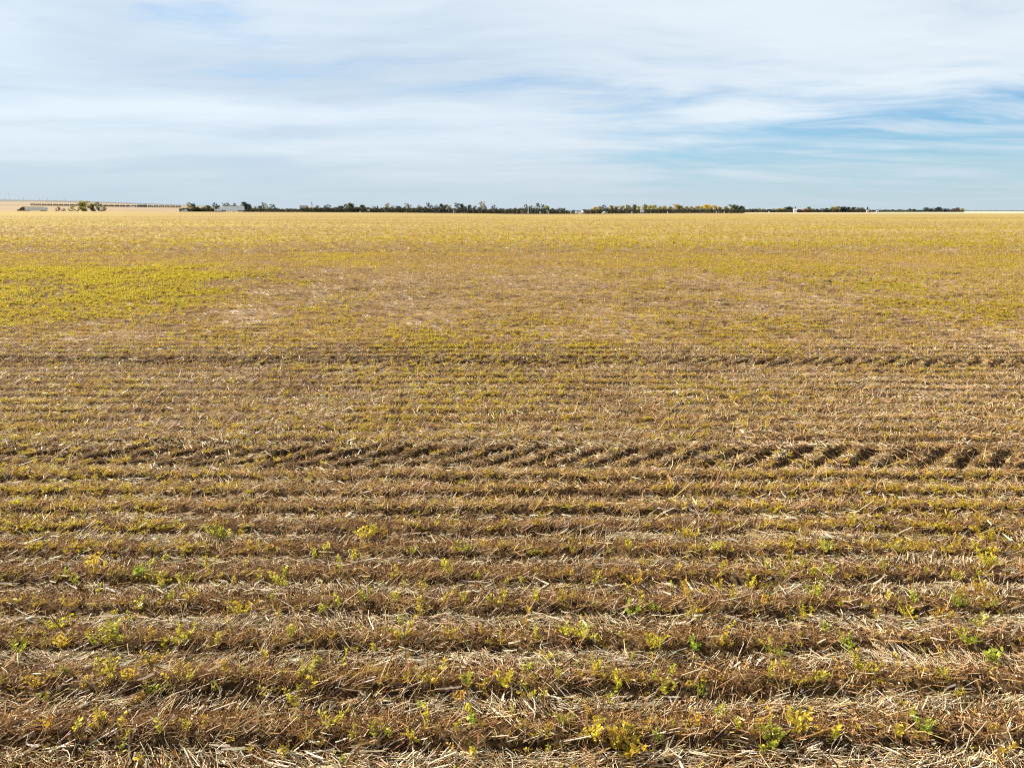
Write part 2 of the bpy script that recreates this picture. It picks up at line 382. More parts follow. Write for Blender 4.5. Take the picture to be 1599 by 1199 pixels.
def litter(d0, d1, n, lod):
    """pale flat straw lying between the rows"""
    x, y = scatter(n, d0, d1); p = phase(x, y); m, lug = track(x, y)
    keep = rng.random(n) < (0.06 + 0.34 * sstep(4.2, 6.2, y) + 0.95 * np.exp(-((p - 0.64) / 0.15) ** 2)) * (0.45 + 0.8 * sstep(0.34, 0.68, fbm(x * 1.1 + 7, y * 2.5, 3))) * (1 - 0.4 * m) * (1 - np.clip(1.6 * lug, 0, 1)) * (1 - 0.45 * np.clip(green(x, y) - 0.3, 0, 1))
    x, y = x[keep], y[keep]; n = len(x)
    ln = np.clip(rng.lognormal(math.log(0.036), 0.52, n), 0.010, 0.115)
    d = flat_dir(n, 0.33, 0.12, lay(x, y)); d[:, 2] = np.abs(d[:, 2]) * 0.7
    P = on_ground(x, y, 0.006 + 0.022 * rng.random(n)); P -= unit(d) * (ln * 0.5)[:, None] * np.array([1, 1, 0])
    # keep both ends near the surface
    e = P + unit(d) * ln[:, None]; gz0 = H(P[:, 0], P[:, 1]); gz1 = H(e[:, 0], e[:, 1])
    off = 0.006 + 0.022 * rng.random(n); P[:, 2] = gz0 + off; d = e - P; d[:, 2] = gz1 + off + np.abs(rng.normal(0, 0.018, n)) - P[:, 2]
    w = np.clip(rng.lognormal(math.log(0.0023), 0.4, n), 0.0009, 0.006) * lod
    col = pal(n, PALE, [0.24, 0.33, 0.13, 0.24, 0.06] if lod < 1.2 else [0.33, 0.36, 0.10, 0.18, 0.03])
    bend = rng.normal(0, 1, (n, 3)) * np.array([1, 1, 0.3]) * np.abs(rng.normal(0, 0.11, (n, 1)))
    return tubes(P, d, ln, w * 0.62, bend, col) if lod < 1.2 else ribbons(P, d, ln, w * 1.35, bend, col)
def husks(d0, d1, n):
    """broad bleached leaf blades lying on the straw"""
    x, y = scatter(n, d0, d1); p = phase(x, y); k = rng.random(n) < 0.1 + 0.9 * np.exp(-((p - 0.66) / 0.15) ** 2); x, y = x[k], y[k]; n = len(x)
    d = flat_dir(n, 0.4, 0.08, lay(x, y)); d[:, 2] = np.abs(d[:, 2])
    return ribbons(on_ground(x, y, 0.018 + 0.015 * rng.random(n)), d, rng.uniform(0.03, 0.10, n), rng.uniform(0.006, 0.012, n), rng.normal(0, 0.15, (n, 3)), pal(n, [(0.74, 0.63, 0.46), (0.62, 0.48, 0.30), (0.70, 0.60, 0.46)]))
def chaff(d0, d1, n):
    """threshed flakes, a centimetre or less"""
    x, y = scatter(n, d0, d1); p = phase(x, y); k = rng.random(n) < 0.35 + 0.65 * np.exp(-((p - 0.6) / 0.22) ** 2); x, y = x[k], y[k]; n = len(x)
    return ribbons(on_ground(x, y, 0.004 + 0.016 * rng.random(n)), flat_dir(n, 1.5, 0.5), rng.uniform(0.006, 0.02, n), rng.uniform(0.003, 0.007, n), rng.normal(0, 0.4, (n, 3)), pal(n, PALE + BROWN[:3]), 1)
def residue(d0, d1, n, lod, upright):
    """brown curled stems and leaves; upright = the standing rows"""
    x, y = scatter(n, d0, d1); p = phase(x, y); pc = np.minimum(p, 1 - p); m, lug = track(x, y)
    if upright: k = np.maximum(np.exp(-((((p + 0.45) % 1.0) - 0.47) / 0.11) ** 2) * (1 - 0.35 * sstep(4.4, 6.2, y)), 0.10 + 0.20 * sstep(4.4, 6.2, y)) * (0.25 + 0.95 * sstep(0.25, 0.6, fbm(x * 0.9, y * 2.1 + 4, 3)))
    else: k = (0.30 + 0.7 * np.exp(-(((p + 0.3) % 1.0 - 0.62) / 0.25) ** 2)) * (1 - 0.75 * np.exp(-((p - 0.86) / 0.07) ** 2))
    keep = rng.random(n) < k * (1 - 0.5 * m) * (1 - np.clip(1.6 * lug, 0, 1))
    x, y = x[keep], y[keep]; n = len(x)
    if upright:
        ln = np.clip(rng.lognormal(math.log(0.046), 0.42, n), 0.015, 0.12); d = up_dir(n, 0.75); bend = rng.normal(0, 0.4, (n, 3)); bend[:, 2] -= 0.15
        P = on_ground(x, y, 0.0)
    else:
        ln = np.clip(rng.lognormal(math.log(0.04), 0.5, n), 0.012, 0.12); d = flat_dir(n, 1.2, 0.35); d[:, 2] = np.abs(d[:, 2]); bend = rng.normal(0, 0.4, (n, 3))
        P = on_ground(x, y, 0.003 + 0.014 * rng.random(n))
    w = np.clip(rng.lognormal(math.log(0.0033), 0.45, n), 0.0012, 0.009) * lod
    col = pal(n, BROWN, [0.31, 0.27, 0.16, 0.20, 0.06] if lod < 1.2 else [0.10, 0.24, 0.36, 0.03, 0.27])
    return ribbons(P, d, ln, w, bend, col)
def stubble(d0, d1, n, lod):
    """cut stems still standing in the rows, leaning to the right"""
    x, y = scatter(n, d0, d1); p = phase(x, y); q = ((p + 0.5) % 1) - 0.5; m, _ = track(x, y)
    keep = rng.random(n) < np.exp(-((q + 0.06) / 0.08) ** 2) * sstep(0.4, 0.65, fbm(x * 1.3 + 50, y * 2.2, 3)) * (1 - 0.8 * m)
    x, y = x[keep], y[keep]; n = len(x)
    ln = np.clip(rng.normal(0.085, 0.03, n), 0.03, 0.17)
    d = np.stack([rng.normal(0.75, 0.5, n), rng.normal(0, 0.4, n), np.full(n, 0.62)], 1)
    return tubes(on_ground(x, y, -0.005), d, ln, np.clip(rng.normal(0.0021, 0.0005, n), 0.001, 0.004) * lod, rng.normal(0, 0.06, (n, 3)), pal(n, PALE + BROWN[1:3], [0.28, 0.18, 0.2, 0.06, 0.12, 0.08, 0.08]), 1)

def stuff(name, parts, mat, label, cat):
    v, f, c = joinp(parts); o = obj(name, mesh_np(name, v, f, c), mat); tag(o, label, cat, kind='stuff'); return o
stuff('straw_litter', [litter(1.75, 4.2, 125000, 0.92), litter(4.2, 10.5, 190000, 1.3), husks(1.75, 6, 3500), chaff(1.75, 4.6, 60000)], M_straw, 'pale bleached straw lying flat between the stubble rows', 'straw')
stuff('crop_residue', [residue(1.75, 4.2, 75000, 1.0, False), residue(4.2, 10.5, 130000, 1.8, False)], M_dry, 'brown curled crop residue covering the soil', 'crop residue')
stuff('standing_residue', [residue(1.75, 4.2, 80000, 1.0, True), residue(4.2, 10.5, 150000, 1.5, True)], M_dry, 'dry brown stems standing along the seed rows', 'crop residue')
stuff('stubble', [stubble(1.75, 4.2, 26000, 1.0), stubble(4.2, 10.5, 50000, 1.3)], M_straw, 'cut pale stubble stems leaning in the rows', 'stubble')

# ------------------------------------------------------------------ volunteer plants
LEAFC = [(0.57, 0.47, 0.055), (0.47, 0.42, 0.05), (0.66, 0.54, 0.11), (0.33, 0.34, 0.045), (0.66, 0.48, 0.09)]
def leaflets(P, D, sz, col):
    n = len(P); D = unit(D); s = unit(np.cross(D, rng.normal(size=(n, 3)) + np.array([0, 0, 1.2]))); nr = np.cross(s, D)
    L1 = sz[:, None]; wd = (sz * rng.uniform(0.24, 0.36, n))[:, None]; f = nr * (sz * 0.12)[:, None]; dr = nr * (sz * rng.uniform(-0.25, 0.1, n))[:, None]
    V = np.stack([P, P + D * L1 * 0.38 + s * wd + f, P + D * L1 * 0.78 + s * wd * 0.7 + f + dr * 0.6, P + D * L1 + dr, P + D * L1 * 0.78 - s * wd * 0.7 + f + dr * 0.6, P + D * L1 * 0.38 - s * wd + f, P + D * L1 * 0.55 + dr * 0.3], 1).reshape(-1, 3)
    b = np.arange(n) * 7; F = np.concatenate([np.stack([b + i, b + j, b + 6], 1) for i, j in ((0, 1), (1, 2), (2, 3), (3, 4), (4, 5), (5, 0))])
    return V, F, np.repeat(col, 7, 0)
def plant_mesh(kind):
    """returns stem mesh, foliage mesh of a sprig about 10 cm tall"""
    ns = {'sprig': rng.integers(1, 3), 'bush': rng.integers(4, 7), 'big': rng.integers(8, 12)}[kind]
    sp = []; sd = []; sl_ = []; LP = []; LD = []; LS = []
    for k in range(ns):
        a = rng.random() * 6.28; t = rng.uniform(0.1, 0.5) if kind == 'sprig' else rng.uniform(0.15, 1.0)
        d = np.array([math.cos(a) * t, math.sin(a) * t, 1.0]); d /= np.linalg.norm(d); ln = rng.uniform(0.06, 0.11)
        p0 = np.array([math.cos(a), math.sin(a), 0]) * rng.uniform(0, 0.012); sp.append(p0); sd.append(d); sl_.append(ln)
        m = rng.integers(11, 17)
        for j in range(m):
            f = 0.25 + 0.75 * (j + rng.random()) / m; b = rng.random() * 6.28
            LP.append(p0 + d * ln * f); LD.append(d * 0.35 + np.array([math.cos(b), math.sin(b), rng.uniform(-0.1, 0.7)])); LS.append(rng.uniform(0.012, 0.026))
    sp, sd, sl_ = np.array(sp), np.array(sd), np.array(sl_)
    st = tubes(sp - sd * 0.012, sd, sl_ + 0.012, np.full(ns, 0.0013), rng.normal(0, 0.05, (ns, 3)), np.tile((0.30, 0.26, 0.07), (ns, 1)))
    lf = leaflets(np.array(LP), np.array(LD), np.array(LS), pal(len(LP), LEAFC, [0.34, 0.22, 0.24, 0.12, 0.08]))
    return st, lf
KINDS = {}
for kd, cnt in (('sprig', 5), ('bush', 5), ('big', 3)):
    KINDS[kd] = []
    for k in range(cnt):
        st, lf = plant_mesh(kd)
        sm = mesh_np('plant_stem', st[0], st[1], st[2]); fm = mesh_np('plant_foliage', lf[0], lf[1], lf[2])
        sm.materials.append(M_leaf); fm.materials.append(M_leaf); KINDS[kd].append((sm, fm, st, lf))
def to_ground(u, v):
    """where the line of sight of the photo's point (u, v) meets the soil"""
    a = PITCH + math.atan((v - 599.5) / FPX); y = CAM_H / math.tan(a); dep = CAM_H / math.sin(a) * math.cos(a - PITCH)
    return (u - 799.5) / FPX * dep, y
ORD = 'first second third fourth fifth sixth seventh eighth ninth tenth eleventh twelfth'.split()
def ordw(n):
    if n < len(ORD): return ORD[n]
    n += 1; return f"{n}{'th' if 10 < n % 100 < 14 else {1: 'st', 2: 'nd', 3: 'rd'}.get(n % 10, 'th')}"
def plant(x, y, kind, s, tint, label, group=None):
    sm, fm = random.choice(KINDS[kind])[:2]
    r = empty('volunteer_plant', (x, y, float(H(x, y)) - 0.004), random.random() * 6.28, s)
    tag(r, label, 'plant', group)
    for nm, me in (('stem', sm), ('foliage', fm)):
        c = obj(nm, me, None, r); c.color = (*tint, 1)
    return r
TINTS = {'yellow': (1.1, 1.04, 0.85), 'green': (0.78, 0.95, 0.8), 'plain': (1, 1, 1)}
NOTABLE = [  # photo point, kind, scale, tint, label
    (966, 1168, 'big', 1.55, 'yellow', 'big bushy yellow-green plant in the nearest row, tallest of the field'),
    (1236, 1140, 'bush', 1.35, 'yellow', 'tall bright yellow-green plant near the bottom row, beside a leafier clump'),
    (1206, 1158, 'big', 1.1, 'green', 'leafy green clump beside a taller bright yellow plant at the bottom row'),
    (1545, 1170, 'sprig', 1.3, 'yellow', 'yellow upright sprig near the bottom edge, last towards the right corner'),
    (178, 1172, 'sprig', 1.2, 'green', 'bright green single sprig in the nearest row beside bare dark soil'),
    (460, 1084, 'bush', 0.9, 'yellow', 'yellow sprig pair at the second row, standing over white straw'),
    (790, 1068, 'bush', 1.1, 'yellow', 'wide yellow clump on the second row above a thick white stalk'),
    (830, 1078, 'bush', 1.0, 'yellow', 'drooping yellow plant at the dark foot of the second row'),
    (940, 1050, 'bush', 1.1, 'plain', 'upright yellow-green plant behind a broad-leaved green seedling'),
    (940, 1092, 'sprig', 1.3, 'green', 'green broad-leaved seedling standing among white straw at the second row'),
    (1348, 1050, 'bush', 1.0, 'yellow', 'yellow-green plant between loose straw on the third row, thin and tall'),
    (988, 950, 'big', 1.05, 'green', 'spreading green clump in the fifth row, widest of its row'),
    (1420, 950, 'big', 1.0, 'yellow', 'yellow spreading clump in the fifth row behind slanting cut stems'),
    (1255, 952, 'bush', 1.0, 'yellow', 'low yellow plant in the fifth row beside cut stems'),
    (1540, 1018, 'bush', 1.2, 'green', 'green tall plant in the fourth row beside a smaller yellow one'),
    (1320, 1005, 'bush', 1.0, 'green', 'green plant in the fourth row with a shaded base'),
    (630, 998, 'bush', 1.2, 'plain', 'tall yellow-green plant in the fourth row over brown residue'),
    (660, 950, 'bush', 1.0, 'plain', 'yellow-green plant in the fifth row with a bare side'),
    (285, 1000, 'big', 1.2, 'plain', 'large dull green clump in the fourth row beside straw sticks'),
    (180, 1000, 'bush', 1.2, 'green', 'green tuft in the fourth row beside a pale straw heap'),
    (30, 1010, 'bush', 1.0, 'green', 'small green tuft in the fourth row close to the picture edge'),
    (240, 1020, 'bush', 1.0, 'yellow', 'bright yellow tuft below the large dull clump in the fourth row'),
    (375, 950, 'bush', 1.1, 'yellow', 'yellow-green tuft in the fifth row beside two thin sprigs'),
    (500, 1070, 'sprig', 1.2, 'yellow', 'thin yellow sprig at the second row beside dark soil'),
    (575, 830, 'big', 1.3, 'yellow', 'wide golden clump high in the eighth row'),
    (345, 830, 'big', 1.25, 'green', 'wide green clump in the eighth row, twin of a golden one'),
    (1540, 835, 'big', 1.3, 'yellow', 'bright yellow bank of leaves in the eighth row beside a white stalk'),
    (1070, 832, 'big', 1.1, 'yellow', 'pale yellow clump in the eighth row behind brown stems'),
    (1545, 878, 'big', 1.2, 'yellow', 'yellow leafy clump in the seventh row below a brighter bank of leaves'),
    (440, 905, 'bush', 1.2, 'plain', 'yellow-green plant in the sixth row beside straw fans'),
]
taken = []
for u, v, kd, s, tn, lb in NOTABLE:
    x, y = to_ground(u, v + 8); plant(x, y, kd, s * 0.88, TINTS[tn], lb); taken.append((x, y))
later = {}
def number(groups):
    for (word, where), lst in groups.items():
        for i, (_, o) in enumerate(sorted(lst, key=lambda q: q[0])):
            o['label'] = f'{word} {where}' if len(lst) == 1 else f'{ordw(i)} {word} from the left {where}'
n_ind = 300 - len(NOTABLE); got = 0; IND_Y = 3.75; tries = 0
while got < n_ind and tries < 60000:
    tries += 1
    y = 1.95 + (IND_Y - 1.95) * random.random() ** 0.8; x = (random.random() * 2 - 1) * (0.76 * y + 0.12)
    p = float(phase(x, y)); q = (p + 0.5) % 1 - 0.5
    if random.random() > 0.16 + 0.84 * math.exp(-((q + 0.02) / 0.13) ** 2): continue
    if random.random() > 0.25 + float(fbm(x * 1.6 + 3, y * 2.4 + 9, 3)) * 0.9: continue
    if any((x - a) ** 2 + (y - b) ** 2 < 0.0045 for a, b in taken): continue
    taken.append((x, y)); row = int(round((y - float(wob(x, y)) - R0) / ROW)); row = max(0, min(row, 7))
    hue = random.choices(['yellow', 'plain', 'green'], [0.45, 0.38, 0.17])[0]
    big = random.random() < 0.3
    word = {'yellow': 'yellow', 'plain': 'yellow-green', 'green': 'green'}[hue]
    where = 'on the strip before the first stubble row' if row == 0 and y < R0 - 0.12 else f'in the {ORD[row]} stubble row from the bottom'
    o = plant(x, y, 'bush' if big else 'sprig', random.uniform(0.55, 0.95) if big else random.uniform(0.5, 0.95), tuple(c * random.uniform(0.85, 1.12) for c in TINTS[hue]), None, 'small sprouts among the stubble')
    later.setdefault((f"{'leafy' if big else 'thin'} {word} sprout", where), []).append((x, o)); got += 1
number(later)

# bleached stalks that show largest
SP = [tubes(np.array([[-0.5, 0, 0]]), np.array([[1.0, 0, 0]]), np.array([1.0]), np.array([0.02]), np.array([[0, rng.normal(0, 0.25), rng.normal(0.05, 0.06)]]), np.array([[0.72, 0.61, 0.44]]) * rng.uniform(0.8, 1.1), 3) for _ in range(6)]
SPM = []
for v, f, c in SP:
    me = mesh_np('straw_stalk', v, f, c); me.materials.append(M_straw); SPM.append(me)
got = 0; stalks = {}
while got < 140:
    y = 1.95 + 1.7 * random.random(); x = (random.random() * 2 - 1) * (0.74 * y + 0.1)
    p = float(phase(x, y))
    if abs(p - 0.66) > 0.14 or float(fbm(x * 1.1 + 7, y * 2.5, 3)) < random.uniform(0.3, 0.6): continue
    ln = random.uniform(0.06, 0.13); a = float(lay(x, y)) + random.gauss(0, 0.22); dx, dy = math.cos(a) * ln / 2, math.sin(a) * ln / 2
    z0, z1 = float(H(x - dx, y - dy)), float(H(x + dx, y + dy)); row = max(0, min(8, int(math.floor((y - float(wob(x, y)) - R0) / ROW)) + 1))
    where = 'in front of the first stubble row' if row == 0 else f'between the {ORD[row - 1]} and {ORD[row]} stubble rows'
    o = obj('straw_stalk', random.choice(SPM), None, None, (x, y, (z0 + z1) / 2 + 0.022 + 0.02 * random.random()), (random.random() * 0.5, -math.atan2(z1 - z0, ln), a), (ln, ln * random.uniform(0.6, 1.0) * 1.3, ln * 0.55))
    s2 = random.uniform(0.0018, 0.0038) / 0.02; o.scale = (ln, s2, s2)
    tag(o, None, 'straw stalk', 'bleached stalks between the rows'); stalks.setdefault(('white straw stalk', where), []).append((x, o)); got += 1
number(stalks)

# ------------------------------------------------------------------ farther ground cover: instanced clumps
def clump(kind):
    parts = []
    def rp(n, r): a = rng.random(n) * 6.28; q = r * np.sqrt(rng.random(n)); return np.stack([np.cos(a) * q * 1.2, np.sin(a) * q * 0.4, np.zeros(n)], 1)
    if kind == 'brown':
        n = 42; ln = rng.uniform(0.03, 0.095, n); parts.append(ribbons(rp(n, 0.09), up_dir(n, 0.8), ln, rng.uniform(0.003, 0.008, n), rng.normal(0, 0.4, (n, 3)), pal(n, BROWN, [0.04, 0.14, 0.40, 0.01, 0.41])))
        n = 9; parts.append(ribbons(rp(n, 0.09), np.stack([rng.normal(0.5, 0.6, n), rng.normal(0, 0.4, n), np.full(n, 0.7)], 1), rng.uniform(0.05, 0.12, n), np.full(n, 0.005), rng.normal(0, 0.1, (n, 3)), pal(n, PALE)))
    if kind == 'straw':
        n = 26; P = rp(n, 0.11); P[:, 2] = rng.uniform(0.005, 0.03, n); d = flat_dir(n); parts.append(ribbons(P, d, rng.uniform(0.05, 0.16, n), rng.uniform(0.004, 0.009, n), rng.normal(0, 0.1, (n, 3)), pal(n, PALE, [0.34, 0.26, 0.22, 0.06, 0.12])))
        n = 12; P = rp(n, 0.10); parts.append(ribbons(P, flat_dir(n, 1.0, 0.4), rng.uniform(0.03, 0.08, n), rng.uniform(0.003, 0.007, n), rng.normal(0, 0.3, (n, 3)), pal(n, BROWN)))
    if kind == 'green':
        st, lf = plant_mesh('bush'); parts += [st, lf]
    return joinp(parts)
def proto_set(name, kinds):
    c = bpy.data.collections.new(name)
    for i, (k, mat) in enumerate(kinds):
        v, f, cc = clump(k)
        if k == 'green': cc = np.clip(cc * np.array([(1.12, 0.98, 0.8), (1.05, 0.96, 0.9), (1.17, 1.03, 1.0), (1.12, 1.04, 0.6), (1.18, 1.08, 0.7), (1.02, 1.0, 0.7)][i % 6]), 0, 0.9)
        me = mesh_np(f'{name}_{i:02d}', v, f, cc); me.materials.append(mat)
        o = bpy.data.objects.new(f'{name}_{i:02d}', me); c.objects.link(o)
    return c
def instancer(name, coll, pts, idx, rot, scl, label, cat):
    me = bpy.data.meshes.new(name); me.vertices.add(len(pts)); me.vertices.foreach_set('co', pts.astype(np.float32).ravel())
    a = me.attributes.new('idx', 'INT', 'POINT'); a.data.foreach_set('value', idx.astype(np.int32))
    a = me.attributes.new('rot', 'FLOAT_VECTOR', 'POINT'); a.data.foreach_set('vector', rot.astype(np.float32).ravel())
    a = me.attributes.new('scl', 'FLOAT_VECTOR', 'POINT'); a.data.foreach_set('vector', scl.astype(np.float32).ravel())
    o = obj(name, me); g = bpy.data.node_groups.new(name, 'GeometryNodeTree')
    g.interface.new_socket('Geometry', in_out='INPUT', socket_type='NodeSocketGeometry'); g.interface.new_socket('Geometry', in_out='OUTPUT', socket_type='NodeSocketGeometry')
    gi = N(g, 'NodeGroupInput'); go = N(g, 'NodeGroupOutput'); ci = N(g, 'GeometryNodeCollectionInfo'); ci.inputs['Collection'].default_value = coll
    ci.inputs['Separate Children'].default_value = True; ci.inputs['Reset Children'].default_value = True
    ip = N(g, 'GeometryNodeInstanceOnPoints'); ip.inputs['Pick Instance'].default_value = True
    L(g, gi.outputs[0], ip.inputs['Points']); L(g, ci.outputs[0], ip.inputs['Instance'])
    for nm, ty, so_ in (('idx', 'INT', 'Instance Index'), ('rot', 'FLOAT_VECTOR', 'Rotation'), ('scl', 'FLOAT_VECTOR', 'Scale')):
        na = N(g, 'GeometryNodeInputNamedAttribute', data_type=ty); na.inputs[0].default_value = nm; L(g, na.outputs[0], ip.inputs[so_])
    L(g, ip.outputs[0], go.inputs[0])
    md = o.modifiers.new('scatter', 'NODES'); md.node_group = g; tag(o, label, cat, kind='stuff'); return o
def cover(d0, d1, n, kind, sc, power):
    x, y = scatter(n, d0, d1, 1.5, power); p = phase(x, y); q = (p + 0.5) % 1 - 0.5; m, lug = track(x, y); g = green(x, y)
    rows = sstep(30, 19, y)
    if kind == 'brown': k = (1 - rows) * 0.6 + rows * np.exp(-(q / 0.11) ** 2) * (0.7 + 0.8 * vnoise(x * 0.9, y * 1.7)); k = k * (1 - 0.5 * m) * (1 - 0.4 * g)
    if kind == 'straw': k = ((1 - rows) * 0.5 + rows * (0.12 + np.exp(-((p - 0.64) / 0.18) ** 2))) * (0.25 + 1.0 * sstep(0.35, 0.65, fbm(x / 1.7, y / 1.4, 3))) * (1 - 0.85 * g) * (1 - 0.7 * m)
    if kind == 'green': k = g * ((1 - rows) + rows * (0.3 + 0.9 * np.exp(-(q / 0.2) ** 2))) * (1 - 0.6 * m) * (0.3 + 1.1 * sstep(0.3, 0.65, fbm(x * 0.8 + 20, y * 0.8, 3)))
    k = k * sstep(320, 110, y)
    keep = rng.random(n) < np.clip(k, 0, 1) * (1 - 0.9 * lug); x, y = x[keep], y[keep]; n = len(x)
    s = sc * rng.uniform(0.7, 1.25, n)
    if kind == 'green': s = s * (0.75 + 0.6 * np.clip(g[keep], 0, 1))
    S = np.stack([s, s, s * (0.6 + 0.4 * sstep(16, 30, y))], 1); Rt = np.stack([np.zeros(n), np.zeros(n), rng.random(n) * 6.28 if kind == 'green' else rng.normal(0, 0.3, n) + rng.choice([0, math.pi], n)], 1)
    return np.stack([x, y, H(x, y) - 0.003], 1), Rt, S
def stuff_inst(name, kinds, specs, label, cat):
    cs = proto_set(name + '_piece', kinds); P, Q, S = (np.concatenate(z) for z in zip(*[cover(*s) for s in specs]))
    ix = rng.integers(0, len(kinds), len(P))
    if kinds[0][0] == 'green': ix = rng.integers(0, 3, len(P)) + 3 * (rng.random(len(P)) < np.clip((green(P[:, 0], P[:, 1]) - 0.42) * 2.6, 0.05, 0.9))
    return instancer(name, cs, P, ix, Q, S, label, cat), len(P)
print('brown', stuff_inst('far_residue', [('brown', M_dry)] * 6, [(10.3, 32, 80000, 'brown', 1.0, 1.3), (32, 320, 40000, 'brown', 1.4, 2)], 'brown standing residue of the rows farther out', 'crop residue')[1])
print('straw', stuff_inst('far_straw', [('straw', M_straw)] * 5, [(10.3, 32, 120000, 'straw', 1.0, 1.3), (32, 320, 40000, 'straw', 1.4, 2)], 'pale straw strewn over the field farther out', 'straw')[1])
print('green', stuff_inst('regrowth', [('green', M_leaf)] * 6, [(1.85, 3.75, 6000, 'green', 0.42, 0.9), (3.75, 10, 34000, 'green', 0.62, 0.9), (10, 34, 120000, 'green', 0.85, 1.2), (34, 320, 36000, 'green', 1.35, 2)], 'yellow-green volunteer regrowth spread over the field', 'regrowth')[1])

M_soil = paint('clod_soil', (0.06, 0.038, 0.022), 0.95, 0.3, 20)
def clod(u, v, w, label):
    x, y = to_ground(u, v); b = MB(); n = 7
    V = []; 
    for i in range(n):
        for j in range(12):
            th = math.pi * i / (n - 1); a = 6.283 * j / 12; r = w * (0.5 + 0.28 * float(fbm(3 + math.cos(a) * 1.3 + u, th * 1.5 + math.sin(a), 3)))
            V.append((r * math.sin(th) * math.cos(a), r * 0.8 * math.sin(th) * math.sin(a), r * 0.62 * math.cos(th)))
    F = [(i * 12 + j, (i + 1) * 12 + j, (i + 1) * 12 + (j + 1) % 12, i * 12 + (j + 1) % 12) for i in range(n - 1) for j in range(12)]
    b.add(V, F); o = b.build('soil_clod', M_soil, None, loc=(x, y, float(H(x, y)) + w * 0.28)); tag(o, label, 'clod')
clod(1294, 442, 0.13, 'dark lump of soil alone in the yellow regrowth')
clod(873, 414, 0.13, 'small dark soil lump near the bright green strip')

# ------------------------------------------------------------------ trees
def tree_meshes(kind, seed):
    """unit-height tree (1 m tall); returns trunk and crown meshes"""
    r = np.random.default_rng(seed); b = MB()
    h0 = {'round': 0.12, 'sparse': 0.16, 'conical': 0.05, 'shrub': 0.04, 'poplar': 0.10}[kind]
    lobes = []
    b.tube((0, 0, -0.04), (0.01, 0, 0.55), 0.028, 0.014, 6)
    b.tube((0.01, 0, 0.55), (0.02 * r.normal(), 0.02 * r.normal(), 0.93), 0.014, 0.004, 5)
    nl = {'round': 16, 'sparse': 17, 'conical': 12, 'shrub': 12, 'poplar': 12}[kind]
    W = {'round': 0.44, 'sparse': 0.46, 'conical': 0.26, 'shrub': 0.55, 'poplar': 0.20}[kind]
    for k in range(nl):
        a = r.random() * 6.28; t = (k + 0.5) / nl; z = h0 + (0.94 - h0) * t
        if kind == 'conical': rad = W * (1.02 - t) ; q = rad * 0.45; lr = max(0.05, rad * 0.62)
        else: rad = W * math.sin(math.pi * min(1, 0.30 + 0.62 * t)) ** 0.6; q = rad * r.uniform(0.25, 0.85); lr = r.uniform(0.12, 0.22) * (0.72 if kind == 'sparse' else 1.0)
        c = np.array([math.cos(a) * q, math.sin(a) * q, min(z, 0.99 - lr * 0.8)]); lobes.append((c, lr))
        b.tube((0, 0, max(0.1, c[2] - 0.24)), tuple(c), 0.010, 0.003, 4, False)
        if kind == 'sparse':
            for _ in range(2):
                e = c + r.normal(0, 0.07, 3) + np.array([0, 0, 0.10]); b.tube(tuple(c), tuple(e), 0.004, 0.001, 3, False)
    per = {'round': 85, 'sparse': 36, 'conical': 80, 'shrub': 85, 'poplar': 85}[kind]
    P = []; 
    for c, lr in lobes:
        v = unit(r.normal(size=(per, 3))) * (lr * r.random((per, 1)) ** 0.45) * np.array([1, 1, 0.85]); P.append(c + v)
    P = np.concatenate(P); n = len(P); d = unit(r.normal(size=(n, 3))); s = unit(np.cross(d, r.normal(size=(n, 3)))); sz = r.uniform(0.022, 0.055, n)[:, None] * (0.9 if kind == 'sparse' else 1)
    V = np.stack([P - d * sz, P + s * sz * 0.6, P + d * sz, P - s * sz * 0.6], 1).reshape(-1, 3); i = np.arange(n) * 4
    col = np.clip(0.75 + 0.3 * r.random((n, 1)) + 0.12 * r.normal(size=(n, 1)), 0.3, 1.3) * np.array([[1, 1, 1]])
    tm = b.mesh('tree_trunk'); tm.materials.append(M_bark)
    cm = mesh_np('tree_crown', V, np.stack([i, i + 1, i + 2, i + 3], 1), np.repeat(col, 4, 0)); cm.materials.append(M_tree)
    return tm, cm
TREES = {k: [tree_meshes(k, 100 * i + j) for j in range(n)] for i, (k, n) in enumerate((('round', 5), ('sparse', 5), ('conical', 2), ('shrub', 4), ('poplar', 3)))}
HUES = {'dark': (0.055, 0.065, 0.030), 'green': (0.15, 0.165, 0.05), 'olive': (0.36, 0.30, 0.07), 'yellow': (0.66, 0.50, 0.07), 'gold': (0.50, 0.41, 0.11), 'orange': (0.55, 0.38, 0.09),
        'rust': (0.50, 0.19, 0.06), 'wine': (0.14, 0.055, 0.04), 'grey': (0.26, 0.235, 0.16), 'blue': (0.04, 0.055, 0.05)}
HWORD = {'dark': 'dark green', 'green': 'green', 'olive': 'olive green', 'yellow': 'bright yellow', 'gold': 'pale gold', 'orange': 'orange', 'rust': 'rust brown', 'wine': 'dark reddish', 'grey': 'greyish', 'blue': 'blackish green'}
KWORD = {'round': 'round-crowned tree', 'sparse': 'thin-crowned tree', 'conical': 'pointed spruce', 'shrub': 'low shrub', 'poplar': 'narrow poplar'}
